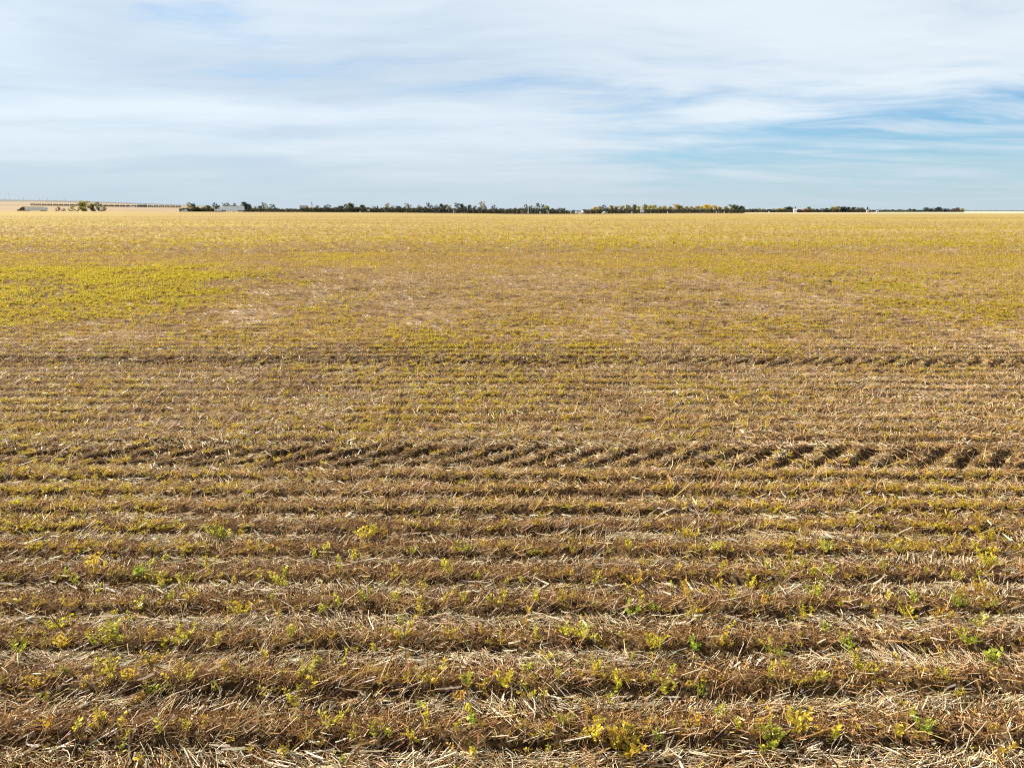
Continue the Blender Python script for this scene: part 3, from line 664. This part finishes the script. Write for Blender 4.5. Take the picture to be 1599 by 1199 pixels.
def tree(u, top, wpx, kind, hue, dist, label, group, name):
    x = (u - 799.5) / FPX * dist / math.cos(0) * 1.0; y = dist
    top += random.uniform(-1.2, 1.4); base = float(PZ(x, y)); zt = CAM_H + (330 - top) * dist / FPX * 1.06
    h = max(1.2, zt - base); w = wpx * dist / FPX
    k = {'round': 0.95, 'sparse': 0.9, 'conical': 0.6, 'shrub': 1.3, 'poplar': 0.55}[kind]
    sx = max(0.8 * h, min(1.6 * w / k, 3.5 * h)); tm, cm = random.choice(TREES[kind])
    r = empty(name, (x, y, base), random.random() * 6.28); r.scale = (sx, sx, h); tag(r, label, 'shrub' if kind == 'shrub' else 'tree', group)
    obj('trunk', tm, None, r); c = obj('crown', cm, None, r); f = random.uniform(0.85, 1.15); c.color = (*(v * f for v in HUES[hue]), 1)
r_, s_, c_, b_, p_ = 'round', 'sparse', 'conical', 'shrub', 'poplar'
SEGS = [
 ('in the small clump at the field edge', 'clump at the field edge', 543, [(113, 325, 6, b_, 'wine'), (121, 325.5, 5, b_, 'wine'), (134, 321.5, 9, b_, 'olive'), (143, 327, 5, b_, 'wine'), (155, 316.5, 14, r_, 'olive'), (167, 319, 9, r_, 'green'), (174, 317, 9, s_, 'green'), (182, 323, 8, b_, 'green')]),
 ('in the belt around the white truck', 'belt around the white truck', 582, [(311, 317.5, 6, s_, 'olive'), (317, 320, 7, r_, 'dark'), (323, 323.5, 8, r_, 'dark'), (332, 325, 9, b_, 'green'), (339, 322.5, 9, r_, 'dark'), (350, 319, 7, s_, 'dark'), (356, 322.5, 7, r_, 'dark'), (364, 318.5, 6, s_, 'green'), (370, 317.5, 7, s_, 'dark'), (376, 321, 7, r_, 'green'), (380, 318.5, 5, s_, 'dark'), (385, 322, 6, s_, 'dark')]),
 ('between trailer and beige house', 'belt between trailer and house', 584, [(394, 317, 9, r_, 'dark'), (400, 320, 9, r_, 'dark'), (406, 324, 8, b_, 'green'), (412, 321.5, 5, s_, 'olive'), (418, 323, 6, r_, 'dark'), (424, 318, 6, s_, 'dark'), (430, 321.5, 6, s_, 'olive'), (436, 320, 9, s_, 'dark'), (442, 325, 9, b_, 'dark'), (452, 327.5, 12, b_, 'dark'), (463, 328, 12, b_, 'green'), (474, 327.5, 12, b_, 'dark')]),
 ('beside the beige house', 'trees beside the house', 640, [(490, 323, 4, p_, 'rust'), (495.5, 323, 4, p_, 'orange')]),
 ('just right of the beige house', 'belt right of the house', 588, [(505, 323, 7, s_, 'dark'), (511, 325, 9, b_, 'dark'), (520, 321, 11, s_, 'dark'), (532, 327, 12, b_, 'dark'), (540, 322, 9, r_, 'dark'), (549, 320.5, 9, s_, 'dark'), (557, 319.5, 11, r_, 'green'), (566, 323.5, 9, r_, 'olive'), (574, 320, 8, r_, 'dark'), (582, 325, 8, b_, 'dark'), (590, 323.5, 8, s_, 'grey'), (596, 322, 6, c_, 'blue')]),
 ('in the ragged middle belt', 'ragged belt in the middle', 590, [(603, 323.5, 8, s_, 'grey'), (612, 319.5, 8, s_, 'olive'), (619, 321, 7, s_, 'olive'), (627, 322, 8, r_, 'blue'), (633, 325, 7, r_, 'dark'), (639, 319.5, 7, s_, 'olive'), (644, 321, 5, s_, 'dark'), (652, 325.5, 9, b_, 'olive'), (659, 319.5, 6, s_, 'olive'), (665, 325.5, 9, b_, 'dark'), (672, 318, 6, s_, 'dark'), (678, 320, 7, s_, 'dark'), (685, 321, 6, s_, 'dark'), (693, 319.5, 8, r_, 'dark'), (700, 320, 8, r_, 'green'), (706, 321, 6, s_, 'olive'), (716, 318.5, 8, s_, 'dark'), (722, 320.5, 7, r_, 'dark'), (728, 321.5, 7, s_, 'dark'), (736, 320.5, 6, r_, 'dark'), (744, 322, 7, s_, 'dark'), (750, 324, 7, s_, 'dark'), (754.5, 316.5, 6, s_, 'olive'), (759, 321.5, 5, s_, 'dark'), (766, 326, 9, b_, 'green'), (773, 320, 8, s_, 'dark'), (783, 327, 10, b_, 'dark'), (795, 326.5, 11, b_, 'dark'), (805, 326.5, 9, b_, 'dark'), (811, 325, 5, s_, 'grey')]),
 ('around the white roadside pole', 'clump at the white pole', 592, [(821, 320, 6, s_, 'green'), (829, 321, 8, s_, 'dark'), (838, 318, 8, s_, 'dark'), (845, 319.5, 7, s_, 'dark'), (852, 321, 9, r_, 'olive'), (861, 327, 8, b_, 'dark'), (868, 326, 9, b_, 'dark'), (876, 328, 9, b_, 'dark'), (884, 329.5, 8, b_, 'dark')]),
 ('in the autumn belt', 'autumn belt', 588, [(913, 328, 6, b_, 'olive'), (920, 325.5, 7, r_, 'gold'), (926, 324, 8, r_, 'yellow'), (932, 323, 7, r_, 'olive'), (938, 321.5, 7, s_, 'dark'), (944, 325.5, 9, b_, 'dark'), (951, 322.5, 8, r_, 'gold'), (959, 322.5, 8, r_, 'olive'), (967, 322, 8, r_, 'gold'), (975, 321.5, 8, r_, 'olive'), (984, 320.5, 7, r_, 'green'), (992, 321.5, 8, r_, 'gold'), (1000, 321, 8, r_, 'olive'), (1007, 320.5, 8, r_, 'olive'), (1015, 321, 8, r_, 'gold'), (1023, 321.5, 8, r_, 'olive'), (1031, 322, 8, r_, 'gold'), (1039, 322, 8, r_, 'olive'), (1047, 320.5, 10, r_, 'orange'), (1055, 321.5, 8, r_, 'olive'), (1063, 322, 9, r_, 'olive'), (1071, 322.5, 8, r_, 'gold'), (1079, 323, 8, r_, 'olive'), (1087, 323, 8, r_, 'gold'), (1096, 320, 12, r_, 'yellow'), (1106, 320.5, 10, r_, 'yellow'), (1115, 323, 8, r_, 'orange'), (1123, 322.5, 8, r_, 'olive'), (1132, 320, 12, r_, 'green'), (1140, 322.5, 8, r_, 'green'), (1147.5, 323, 8, r_, 'dark')]),
 ('in the far belt around the shed', 'far belt at the shed', 900, [(1156, 328, 10, b_, 'blue'), (1166, 327.5, 9, b_, 'dark'), (1173, 325.5, 6, s_, 'olive'), (1180, 325.5, 6, s_, 'olive'), (1189, 326.5, 9, r_, 'blue'), (1197, 325, 7, s_, 'olive'), (1205, 325.5, 8, r_, 'gold'), (1210, 326, 8, r_, 'yellow'), (1216, 323.5, 12, r_, 'blue'), (1223, 325.5, 7, r_, 'green'), (1227.5, 324, 5, c_, 'dark'), (1235, 326.5, 8, r_, 'grey'), (1242, 326, 8, r_, 'rust'), (1248, 324.5, 7, r_, 'green'), (1255, 325.5, 7, r_, 'olive'), (1262, 325.5, 7, r_, 'dark'), (1269, 325.5, 7, s_, 'dark'), (1276, 325, 8, r_, 'blue'), (1284, 323.5, 7, r_, 'olive'), (1291, 323.5, 8, r_, 'olive'), (1297, 324.5, 7, r_, 'blue'), (1303, 324.5, 7, r_, 'blue'), (1310, 325, 8, r_, 'dark'), (1317, 324.5, 7, r_, 'blue'), (1323, 323.5, 6, s_, 'wine'), (1329, 324, 6, r_, 'blue'), (1337, 323, 6, c_, 'dark')]),
 ('in the farthest low belt', 'farthest low belt', 1300, [(1346, 327, 5, r_, 'blue'), (1356, 327.5, 9, r_, 'blue'), (1366, 327.5, 9, b_, 'blue'), (1377, 327.5, 8, r_, 'blue'), (1388, 328.5, 10, b_, 'blue'), (1401, 326.5, 6, r_, 'blue'), (1408, 326.5, 7, r_, 'blue'), (1416, 327.5, 7, r_, 'blue'), (1425, 325.5, 8, r_, 'blue'), (1432, 325, 8, r_, 'blue'), (1440, 325, 8, r_, 'blue'), (1446, 325, 7, r_, 'blue'), (1453, 326.5, 6, r_, 'blue'), (1460, 326.5, 5, s_, 'blue'), (1467, 327, 5, r_, 'wine'), (1473, 325.5, 6, r_, 'wine'), (1480, 325, 5, r_, 'olive')]),
]
for where, grp, dist, lst in SEGS:
    cnt = {}
    tot = {}
    for (_, _, _, kd, hu) in lst: tot[(kd, hu)] = tot.get((kd, hu), 0) + 1
    for (u, top, w, kd, hu) in lst:
        i = cnt.get((kd, hu), 0); cnt[(kd, hu)] = i + 1
        word = f'{HWORD[hu]} {KWORD[kd]}'
        lb = f'{word} {where}' if tot[(kd, hu)] == 1 else f'{ordw(i)} {word} from the left {where}'
        tree(u, top, w, kd, hu, dist + random.uniform(-6, 8) * dist / 590, lb, grp, {'round': 'broadleaf_tree', 'sparse': 'broadleaf_tree', 'conical': 'spruce_tree', 'shrub': 'shrub', 'poplar': 'poplar_tree'}[kd])

def brush(name, segs, hue, label, size=0.28):
    """mass of low brush under the belts: leaf-sized faces"""
    V = []; C = []
    for u0, u1, top, dist, n in segs:
        u = rng.uniform(u0, u1, n); y = dist + rng.uniform(-5, 5, n); x = (u - 799.5) / FPX * y
        hmax = (CAM_H + (330 - top) * y / FPX - PZ(x, y)) * (0.55 + 0.6 * fbm(u * 0.25, y * 0 + 3, 3))
        z = PZ(x, y) + rng.random(n) * hmax; V.append(np.stack([x, y, z], 1)); C.append(pal(n, hue))
    P = np.concatenate(V); c = np.concatenate(C); n = len(P); d = unit(rng.normal(size=(n, 3))); s = unit(np.cross(d, rng.normal(size=(n, 3)))); sz = rng.uniform(0.6, 1.5, n)[:, None] * size * np.clip(P[:, 1:2] / 590, 1, 4)
    VV = np.stack([P - d * sz, P + s * sz * 0.6, P + d * sz, P - s * sz * 0.6], 1).reshape(-1, 3); i = np.arange(n) * 4
    o = obj(name, mesh_np(name, VV, np.stack([i, i + 1, i + 2, i + 3], 1), np.repeat(c, 4, 0)), M_dry); tag(o, label, 'brush', kind='stuff')
brush('brush', [(296, 362, 325.5, 580, 7000), (392, 480, 326, 580, 6500), (480, 700, 324.2, 582, 27000), (700, 880, 325, 584, 20000), (880, 900, 329, 584, 1000), (905, 1152, 326.4, 580, 21000), (1150, 1342, 326.8, 895, 14000), (1340, 1484, 328, 1290, 6500)],
      [(0.045, 0.05, 0.022), (0.07, 0.075, 0.03), (0.10, 0.085, 0.035), (0.035, 0.035, 0.02)], 'dark brush under the tree belts along the highway')
brush('distant_woodland', [(1480, 1640, 328.7, 4200, 6000), (-60, 330, 328.6, 5200, 100), (420, 480, 326.5, 1500, 900), (255, 320, 325.2, 2420, 800), (182, 236, 321.5, 2600, 1200), (880, 915, 328.3, 1500, 900)],
      [(0.04, 0.05, 0.04), (0.05, 0.06, 0.04)], 'thin dark line of far woodland along the horizon', 0.22)

# ------------------------------------------------------------------ vehicles and roadside things
P_white = paint('white_paint', (0.86, 0.86, 0.86), 0.35, 0.04); P_trailer = paint('trailer_white', (0.86, 0.87, 0.90), 0.4, 0.05, 0.6)
P_brown = paint('brown_paint', (0.10, 0.045, 0.02), 0.35); P_grey = paint('grey_panel', (0.84, 0.74, 0.63), 0.5); P_black = paint('tyre_black', (0.02, 0.02, 0.02), 0.85)
P_glass, tg, bgl = base_mat('dark_glass', 0.08, 0.5); bgl.inputs['Base Color'].default_value = (0.02, 0.03, 0.04, 1)
P_chrome = paint('chrome', (0.6, 0.6, 0.62), 0.25, 0.05, 3, 0.9); P_frame = paint('steel_frame', (0.06, 0.06, 0.065), 0.6); P_lav = paint('lavender_print', (0.45, 0.43, 0.62), 0.5)
def wheel(parent, x, y, r, w=0.3):
    t = MB().tube((x, y - w / 2, r), (x, y + w / 2, r), r, r, 16).build('wheel', P_black, parent)
    MB().tube((x, y - w / 2 - 0.02, r), (x, y + w / 2 + 0.02, r), r * 0.55, r * 0.55, 12).build('rim', P_chrome, t)
def semi(u, dy, cabmat, boxmat, label, flat=False):
    y = ROAD_Y + dy; x = (u - 799.5) / FPX * y
    root = empty('semi_truck', (x, y, float(T(x + 11, ROAD_Y) - dip(x + 11)) + 0.12)); tag(root, label, 'truck')      # nose towards -x; x measured from the nose
    w = 1.3
    # tractor
    MB().prism([(0.0, 0.55), (0.0, 1.35), (0.25, 1.75), (2.2, 2.0), (2.2, 0.55)], -0.95, 0.95).build('hood', cabmat, root)
    cab = MB().prism([(2.2, 0.7), (2.2, 2.02), (2.75, 2.95), (3.6, 3.25), (5.4, 3.95), (6.1, 3.95), (6.1, 0.7)], -1.22, 1.22).build('cab', cabmat, root)
    MB().prism([(2.35, 2.12), (2.72, 2.82), (2.66, 2.86), (2.24, 2.1)], -1.05, 1.05).build('windscreen', P_glass, cab)
    for sy in (-1, 1):
        MB().prism([(2.75, 2.05), (2.98, 2.78), (3.75, 2.86), (3.75, 2.05)], sy * 1.225, sy * 1.245).build('side_window', P_glass, cab)
        MB().box(0.05, 0.22, sy * 0.8 - 0.14, sy * 0.8 + 0.14, 0.95, 1.25).build('headlight', P_chrome, root)
        MB().tube((6.25, sy * 1.05, 0.9), (6.25, sy * 1.05, 4.1), 0.09, 0.09, 8).build('exhaust_stack', P_chrome, root)
        MB().tube((3.2, sy * 1.15, 0.65), (5.0, sy * 1.15, 0.65), 0.3, 0.3, 10).build('fuel_tank', P_chrome, root)
        MB().prism([(0.35, 0.95), (0.7, 1.28), (1.5, 1.28), (1.9, 0.95)], sy * 0.96, sy * 1.24).build('fender', cabmat, root)
    MB().box(-0.06, 0.02, -0.6, 0.6, 0.65, 1.5).build('grille', P_chrome, root); MB().box(-0.16, 0.0, -1.15, 1.15, 0.4, 0.68).build('bumper', P_chrome, root)
    MB().box(0.4, 8.4, -0.42, 0.42, 0.75, 1.0).build('chassis', P_frame, root)
    for wx in (1.1, 6.6, 7.9):
        for sy in (-1, 1): wheel(root, wx, sy * 1.05, 0.52)
    # trailer
    x0, x1 = 6.7, 22.9
    if not flat:
        tr = MB().box(x0, x1, -w, w, 1.12, 4.1).build('trailer_body', boxmat, root)
        for k in range(27):
            xx = x0 + 0.3 + k * 0.6; MB().box(xx, xx + 0.04, -w - 0.012, -w - 0.001, 1.25, 4.0).build('panel_rib', boxmat, tr)
        MB().box(x0, x1, -w - 0.03, w + 0.03, 1.02, 1.16).build('lower_rail', P_grey, tr)
        for k, (a0, a1) in enumerate(((17.2, 18.6), (18.6, 20.2), (20.2, 21.8))):
            z = (3.25, 3.6, 3.3)[k]; MB().prism([(a0, z - 0.12), (a0, z + 0.12), (a1, z + 0.32 - 0.25 * k), (a1, z + 0.08 - 0.25 * k)], -w - 0.02, -w - 0.014).build('side_print', P_lav, tr)
        MB().prism([(10.2, 0.45), (9.9, 1.02), (17.0, 1.02), (16.7, 0.45)], -w, -w + 0.05).build('side_skirt', boxmat, root)
    else:
        tr = MB().box(x0, x1, -w, w, 1.1, 3.55).build('trailer_body', boxmat, root)
        MB().prism([(x0 + 0.4, 3.55), (x0 + 1.2, 4.0), (x1 - 1.2, 4.0), (x1 - 0.4, 3.55)], -w + 0.1, w - 0.1).build('tarp_roof', P_grey, tr)
        MB().box(x0, x1, -w - 0.03, w + 0.03, 1.0, 1.14).build('lower_rail', P_frame, tr)
    MB().box(x1 - 5, x1 - 0.3, -0.5, 0.5, 0.72, 1.02).build('bogie', P_frame, root)
    for sy in (-1, 1): MB().box(x0 + 3.0, x0 + 3.2, sy * 0.8 - 0.08, sy * 0.8 + 0.08, 0.15, 1.02).build('landing_leg', P_frame, root)
    for wx in (x1 - 3.6, x1 - 2.2):
        for sy in (-1, 1): wheel(root, wx, sy * 1.02, 0.52)
    return root
semi(350, -3.6, P_white, P_trailer, 'white semi truck with a white box trailer, heading left past dark trees')
semi(51.5, -3.6, P_brown, P_grey, 'semi truck with brown cab and pale grey trailer beyond the open field', True)

def car(u, dy, mat, label, kind='car', turn=0.0):
    y = ROAD_Y + dy; x = (u - 799.5) / FPX * y; r = empty('car' if kind == 'car' else 'van', (x, y, float(T(x, ROAD_Y)) + 0.12)); r.rotation_euler = (0, 0, turn); tag(r, label, kind)
    if kind == 'car':
        body = [(-2.2, 0.35), (-2.25, 0.75), (-1.2, 0.95), (2.1, 1.0), (2.25, 0.7), (2.2, 0.35)]; cabp = [(-1.2, 0.95), (-0.45, 1.5), (1.15, 1.52), (1.95, 1.0)]; wb = 1.35
    else:
        body = [(-2.7, 0.4), (-2.75, 1.0), (-1.9, 1.25), (2.7, 1.3), (2.75, 0.4)]; cabp = [(-1.9, 1.25), (-1.15, 2.2), (-0.8, 2.45), (2.7, 2.45), (2.7, 1.3)]; wb = 1.75
    MB().prism(body, -0.88, 0.88).build('body', mat, r); c = MB().prism(cabp, -0.78, 0.78).build('cabin', mat, r)
    g = [(cabp[0][0] + 0.35, cabp[0][1] + 0.08), (cabp[1][0] + 0.1, cabp[1][1] - 0.08), (0.9, min(1.44, cabp[1][1])), (1.3, cabp[0][1] + 0.1)]
    for sy in (-1, 1):
        MB().prism(g, sy * 0.785, sy * 0.80).build('side_window', P_glass, c)
        MB().box(body[1][0] - 0.01, body[1][0] + 0.12, sy * 0.65 - 0.15, sy * 0.65 + 0.15, 0.62, 0.76).build('headlight', P_chrome, r)
        for wx in (-wb, wb): wheel(r, wx, sy * 0.8, 0.34, 0.22)
P_silver = paint('silver_paint', (0.55, 0.55, 0.55), 0.3)
car(303, -3.6, P_white, 'white car on the highway left of the white semi truck')
car(906, 3.4, P_white, 'white van in the gap between the dark and the autumn belts', 'van', R(82))
car(897, -3.4, P_silver, 'low silver car beside the white van in the tree gap', 'car', R(70))
car(940, -3.6, P_silver, 'silver car in front of the left end of the autumn belt', 'car', R(35))

P_post = paint('post_wood', (0.5, 0.47, 0.42), 0.8); P_sign = paint('sign_face', (0.80, 0.76, 0.70), 0.5)
def sign(u, bottom, top, wpx, dist, label, posts=2, mat=None):
    x = (u - 799.5) / FPX * dist; g = float(PZ(x, dist)); z0 = CAM_H + (330 - bottom) * dist / FPX; z1 = CAM_H + (330 - top) * dist / FPX; w = wpx * dist / FPX / 2
    z0 = max(z0, g + 0.5); r = empty('road_sign', (x, dist, g)); tag(r, label, 'sign')
    MB().box(-w, w, -0.04, 0.04, z0 - g, z1 - g).build('sign_panel', mat or P_sign, r)
    for px_ in ([-w * 0.7, w * 0.7] if posts == 2 else [0]):
        MB().box(px_ - 0.07, px_ + 0.07, 0.042, 0.16, -0.3, z1 - g - 0.1).build('post', P_post, r)
sign(996.5, 331.8, 328.2, 6.2, 548, 'large blank cream sign board in front of the autumn belt')
sign(582.5, 329.6, 327.6, 3.4, 572, 'small white sign board in front of the dark belt')
sign(836, 326, 323, 4.5, 579, 'white board among thin trees beside the white pole', 2)
def marker(u, top, dist, label, r=0.14, bot=None):
    x = (u - 799.5) / FPX * dist; g = float(PZ(x, dist)); z1 = CAM_H + (330 - top) * dist / FPX; e = empty('marker_post', (x, dist, g)); tag(e, label, 'marker post')
    MB().tube((0, 0, -0.3), (0, 0, z1 - g), r, r, 8).build('post', P_post, e); MB().box(-0.42, 0.42, -0.2, -0.15, z1 - g - 0.9, z1 - g + 0.1).build('plate', P_white, e)
for u, tp, lb in ((842, 331, 'first white marker post right of the tall white pole'), (852.5, 328.8, 'taller of two white marker posts under the olive tree right of the white pole'), (855, 330.6, 'lower of two white marker posts under the yellow-topped tree'), (888.5, 330.5, 'white marker post at the right end of the dark belt'),
                  (981, 331, 'white marker post just left of the cream sign board'), (1035, 331, 'white marker post under the orange tree'), (1109, 330.6, 'first of two marker posts under the bright yellow trees'), (1121, 330.6, 'second of two marker posts under the bright yellow trees'), (1188.5, 330.4, 'marker post before the far belt, left of the shed'), (569.5, 330.4, 'pale marker post left of the small white sign board'), (711, 330, 'pale marker post against the green middle of the ragged belt')):
    marker(u, tp, 549, lb)
def pole(u, top, dist, r, label, name, mat, arm=0.0):
    x = (u - 799.5) / FPX * dist; g = float(PZ(x, dist)); z = CAM_H + (330 - top) * dist / FPX - g; e = empty(name, (x, dist, g)); tag(e, label, 'pole')
    MB().tube((0, 0, -0.4), (0, 0, z), r, r * 0.7, 8).build('pole_shaft', mat, e)
    if arm: MB().box(-arm, arm, -0.1, 0.1, z - 0.5, z - 0.3).build('crossarm', mat, e)
    return e, z
pole(824, 323.6, 566, 0.26, 'tall white pole beside the thin trees at mid picture', 'roadside_pole', P_white, 0.9)
e, z = pole(497.3, 316.5, 660, 0.16, 'thin dark mast right of the beige house', 'radio_mast', P_frame)
MB().tube((0, 0, z * 0.62), (0, 0, z), 0.42, 0.30, 6).build('antenna_drum', P_frame, e)

# house behind the belt
P_beige = paint('beige_siding', (0.62, 0.54, 0.44), 0.8); P_roof = paint('roof_grey', (0.36, 0.34, 0.32), 0.8)
def house(u, wpx, eave, ridge, dist, label, wall, roof, name='house', rz=0.25):
    x = (u - 799.5) / FPX * dist; g = float(PZ(x, dist)); he = CAM_H + (330 - eave) * dist / FPX - g; hr = CAM_H + (330 - ridge) * dist / FPX - g; w = wpx * dist / FPX / 2; d = min(w * 0.7, 7)
    r = empty(name, (x, dist, g), rz); tag(r, label, 'house' if name == 'house' else 'shed')
    wl = MB().box(-w, w, -d, d, -0.5, he).build('wall', wall, r)
    MB().add([(-w, -d, he), (-w, d, he), (-w, 0, hr - 0.1), (w, -d, he), (w, d, he), (w, 0, hr - 0.1)], [(0, 1, 2), (3, 5, 4)]).build('gable', wall, r)
    o = 0.35
    MB().add([(-w - o, -d - o, he - 0.12), (w + o, -d - o, he - 0.12), (w + o, 0, hr), (-w - o, 0, hr), (-w - o, d + o, he - 0.12), (w + o, d + o, he - 0.12),
              (-w - o, -d - o, he + 0.03), (w + o, -d - o, he + 0.03), (w + o, 0, hr + 0.15), (-w - o, 0, hr + 0.15), (-w - o, d + o, he + 0.03), (w + o, d + o, he + 0.03)],
             [(0, 3, 2, 1), (3, 4, 5, 2), (6, 7, 8, 9), (9, 8, 11, 10), (0, 1, 7, 6), (4, 10, 11, 5), (1, 2, 8, 7), (2, 5, 11, 8), (0, 6, 9, 3), (3, 9, 10, 4)]).build('roof', roof, r)
    for k in (-0.55, 0.0, 0.55):
        f = MB().box(k * w - 0.5, k * w + 0.5, -d - 0.03, -d - 0.004, he * 0.35, he * 0.72).build('window_frame' if k else 'door', P_white, r)
        MB().box(k * w - 0.4, k * w + 0.4, -d - 0.045, -d - 0.032, he * 0.39, he * 0.68).build('pane', P_glass, f)
house(484.5, 10.5, 326.0, 322.0, 720, 'beige house with a grey roof beside two rust-coloured poplars', P_beige, P_roof)
house(1228, 4.6, 328.2, 326.6, 890, 'small white shed in front of a spruce in the far belt', P_white, paint('pale_roof', (0.7, 0.66, 0.66), 0.6), 'shed', 0.0)
P_dull = paint('dull_shed', (0.45, 0.43, 0.40), 0.7)
house(1338, 3.0, 329.4, 328.4, 880, 'tiny white shed under the pointed spruce at the belt end', P_dull, P_dull, 'shed', 0.0)
house(1352.5, 2.6, 330.0, 329.2, 900, 'tiny pale shed out in the open right of the spruce', P_dull, P_dull, 'shed', 0.0)
house(227.5, 9.0, 323.4, 322.2, 2420, 'long white shed in the far farmyard beyond the railway', P_white, P_white, 'shed', 0.0)
P_navy = paint('navy_cladding', (0.03, 0.045, 0.08), 0.7)
house(241, 10.0, 321.4, 320.6, 2440, 'long dark blue shed in the far farmyard beyond the railway', P_navy, P_navy, 'shed', 0.0)
house(255, 9.0, 322.6, 321.4, 2470, 'pale roofed shed right of the dark blue shed beyond the railway', P_white, P_roof, 'shed', 0.0)

# ------------------------------------------------------------------ railway with tank cars, masts on the ridge
RAIL_Y = 2300.0
xs = np.arange(-1850, -1000, 25.0)
obj_rail = obj('railway_bed', grid_mesh('railway_bed', xs, np.array([RAIL_Y - 4.5, RAIL_Y - 1.6, RAIL_Y + 1.6, RAIL_Y + 4.5]), lambda x, y: T(x, RAIL_Y) + np.where(np.abs(y - RAIL_Y) < 2, 0.9, -0.3)), paint('ballast', (0.16, 0.12, 0.09), 0.95)); tag(obj_rail, kind='structure')
P_tank = paint('tank_black', (0.018, 0.018, 0.02), 0.45)
tb = MB()
bodyv = []; prof = [(-8.0, 0.3), (-7.9, 0.9), (-7.6, 1.35), (-7.2, 1.55), (7.2, 1.55), (7.6, 1.35), (7.9, 0.9), (8.0, 0.3)]
for xx, rr in prof:
    for k in range(16): a = 6.283 * k / 16; bodyv.append((xx, rr * math.cos(a), 2.75 + rr * math.sin(a)))
tb.add(bodyv, [(i * 16 + k, i * 16 + (k + 1) % 16, (i + 1) * 16 + (k + 1) % 16, (i + 1) * 16 + k) for i in range(len(prof) - 1) for k in range(16)] + [tuple(range(15, -1, -1)), tuple(range(112, 128))])
TM = tb.mesh('tank'); DM = MB().tube((0, 0, 4.2), (0, 0, 4.75), 0.7, 0.7, 12).mesh('dome'); FM = MB().box(-8.6, 8.6, -0.45, 0.45, 0.95, 1.22).mesh('underframe')
BM = MB()
for sx in (-1, 1):
    for sy in (-0.75, 0.75): BM.tube((sx * 0.9, sy - 0.07, 0.46), (sx * 0.9, sy + 0.07, 0.46), 0.46, 0.46, 12)
BM.box(-1.5, 1.5, -0.85, 0.85, 0.45, 0.8); BMm = BM.mesh('bogie')
for me, mt in ((TM, P_tank), (DM, P_tank), (FM, P_frame), (BMm, P_frame)): me.materials.append(mt)
for k in range(27):
    x = (76 - 799.5) / FPX * RAIL_Y + 18.2 * k; z = float(T(x, RAIL_Y)) + 0.9; sl_ = float(T(x + 9, RAIL_Y) - T(x - 9, RAIL_Y)) / 18
    r = empty('tank_car', (x, RAIL_Y, z)); r.rotation_euler = (0, -math.atan(sl_), 0)
    tag(r, 'black tank car at the left end of the far train' if k == 0 else f'{ordw(k)} black tank car from the left end of the far train', 'rail car', 'tank cars of the far train')
    t = obj('tank', TM, None, r); obj('dome', DM, None, t); obj('underframe', FM, None, r)
    for sx in (-6.2, 6.2): obj('bogie', BMm, None, r, (sx, 0, 0))

P_mast = paint('mast_steel', (0.25, 0.26, 0.28), 0.6)
for u, top, lb in ((35, 310.5, 'short pylon on the ridge, first from the left'), (42, 304.5, 'tallest pylon on the far ridge'), (63, 311.5, 'pylon on the ridge between the tallest one and the train head'), (87, 311.5, 'pylon on the ridge above the first tank cars'), (99, 312, 'pylon on the ridge above the train, fifth from the left'), (124.5, 312.5, 'last pylon on the ridge, above the reddish shrubs')):
    y = 11500.0; x = (u - 799.5) / FPX * y; g = float(PZ(x, y)); z = CAM_H + (330 - top) * y / FPX - g; z = max(z, 45.0)
    e = empty('pylon', (x, y, g)); tag(e, lb, 'pylon', 'pylons on the far ridge'); b = MB()
    for sx in (-1, 1):
        for sy in (-1, 1): b.tube((sx * 4, sy * 4, -3), (sx * 0.8, sy * 0.8, z), 0.4, 0.25, 4)
    b.build('lattice_tower', P_mast, e)
    for f in (0.78, 0.9): MB().box(-9, 9, -0.5, 0.5, z * f, z * f + 1.2).build('crossarm', P_mast, e)
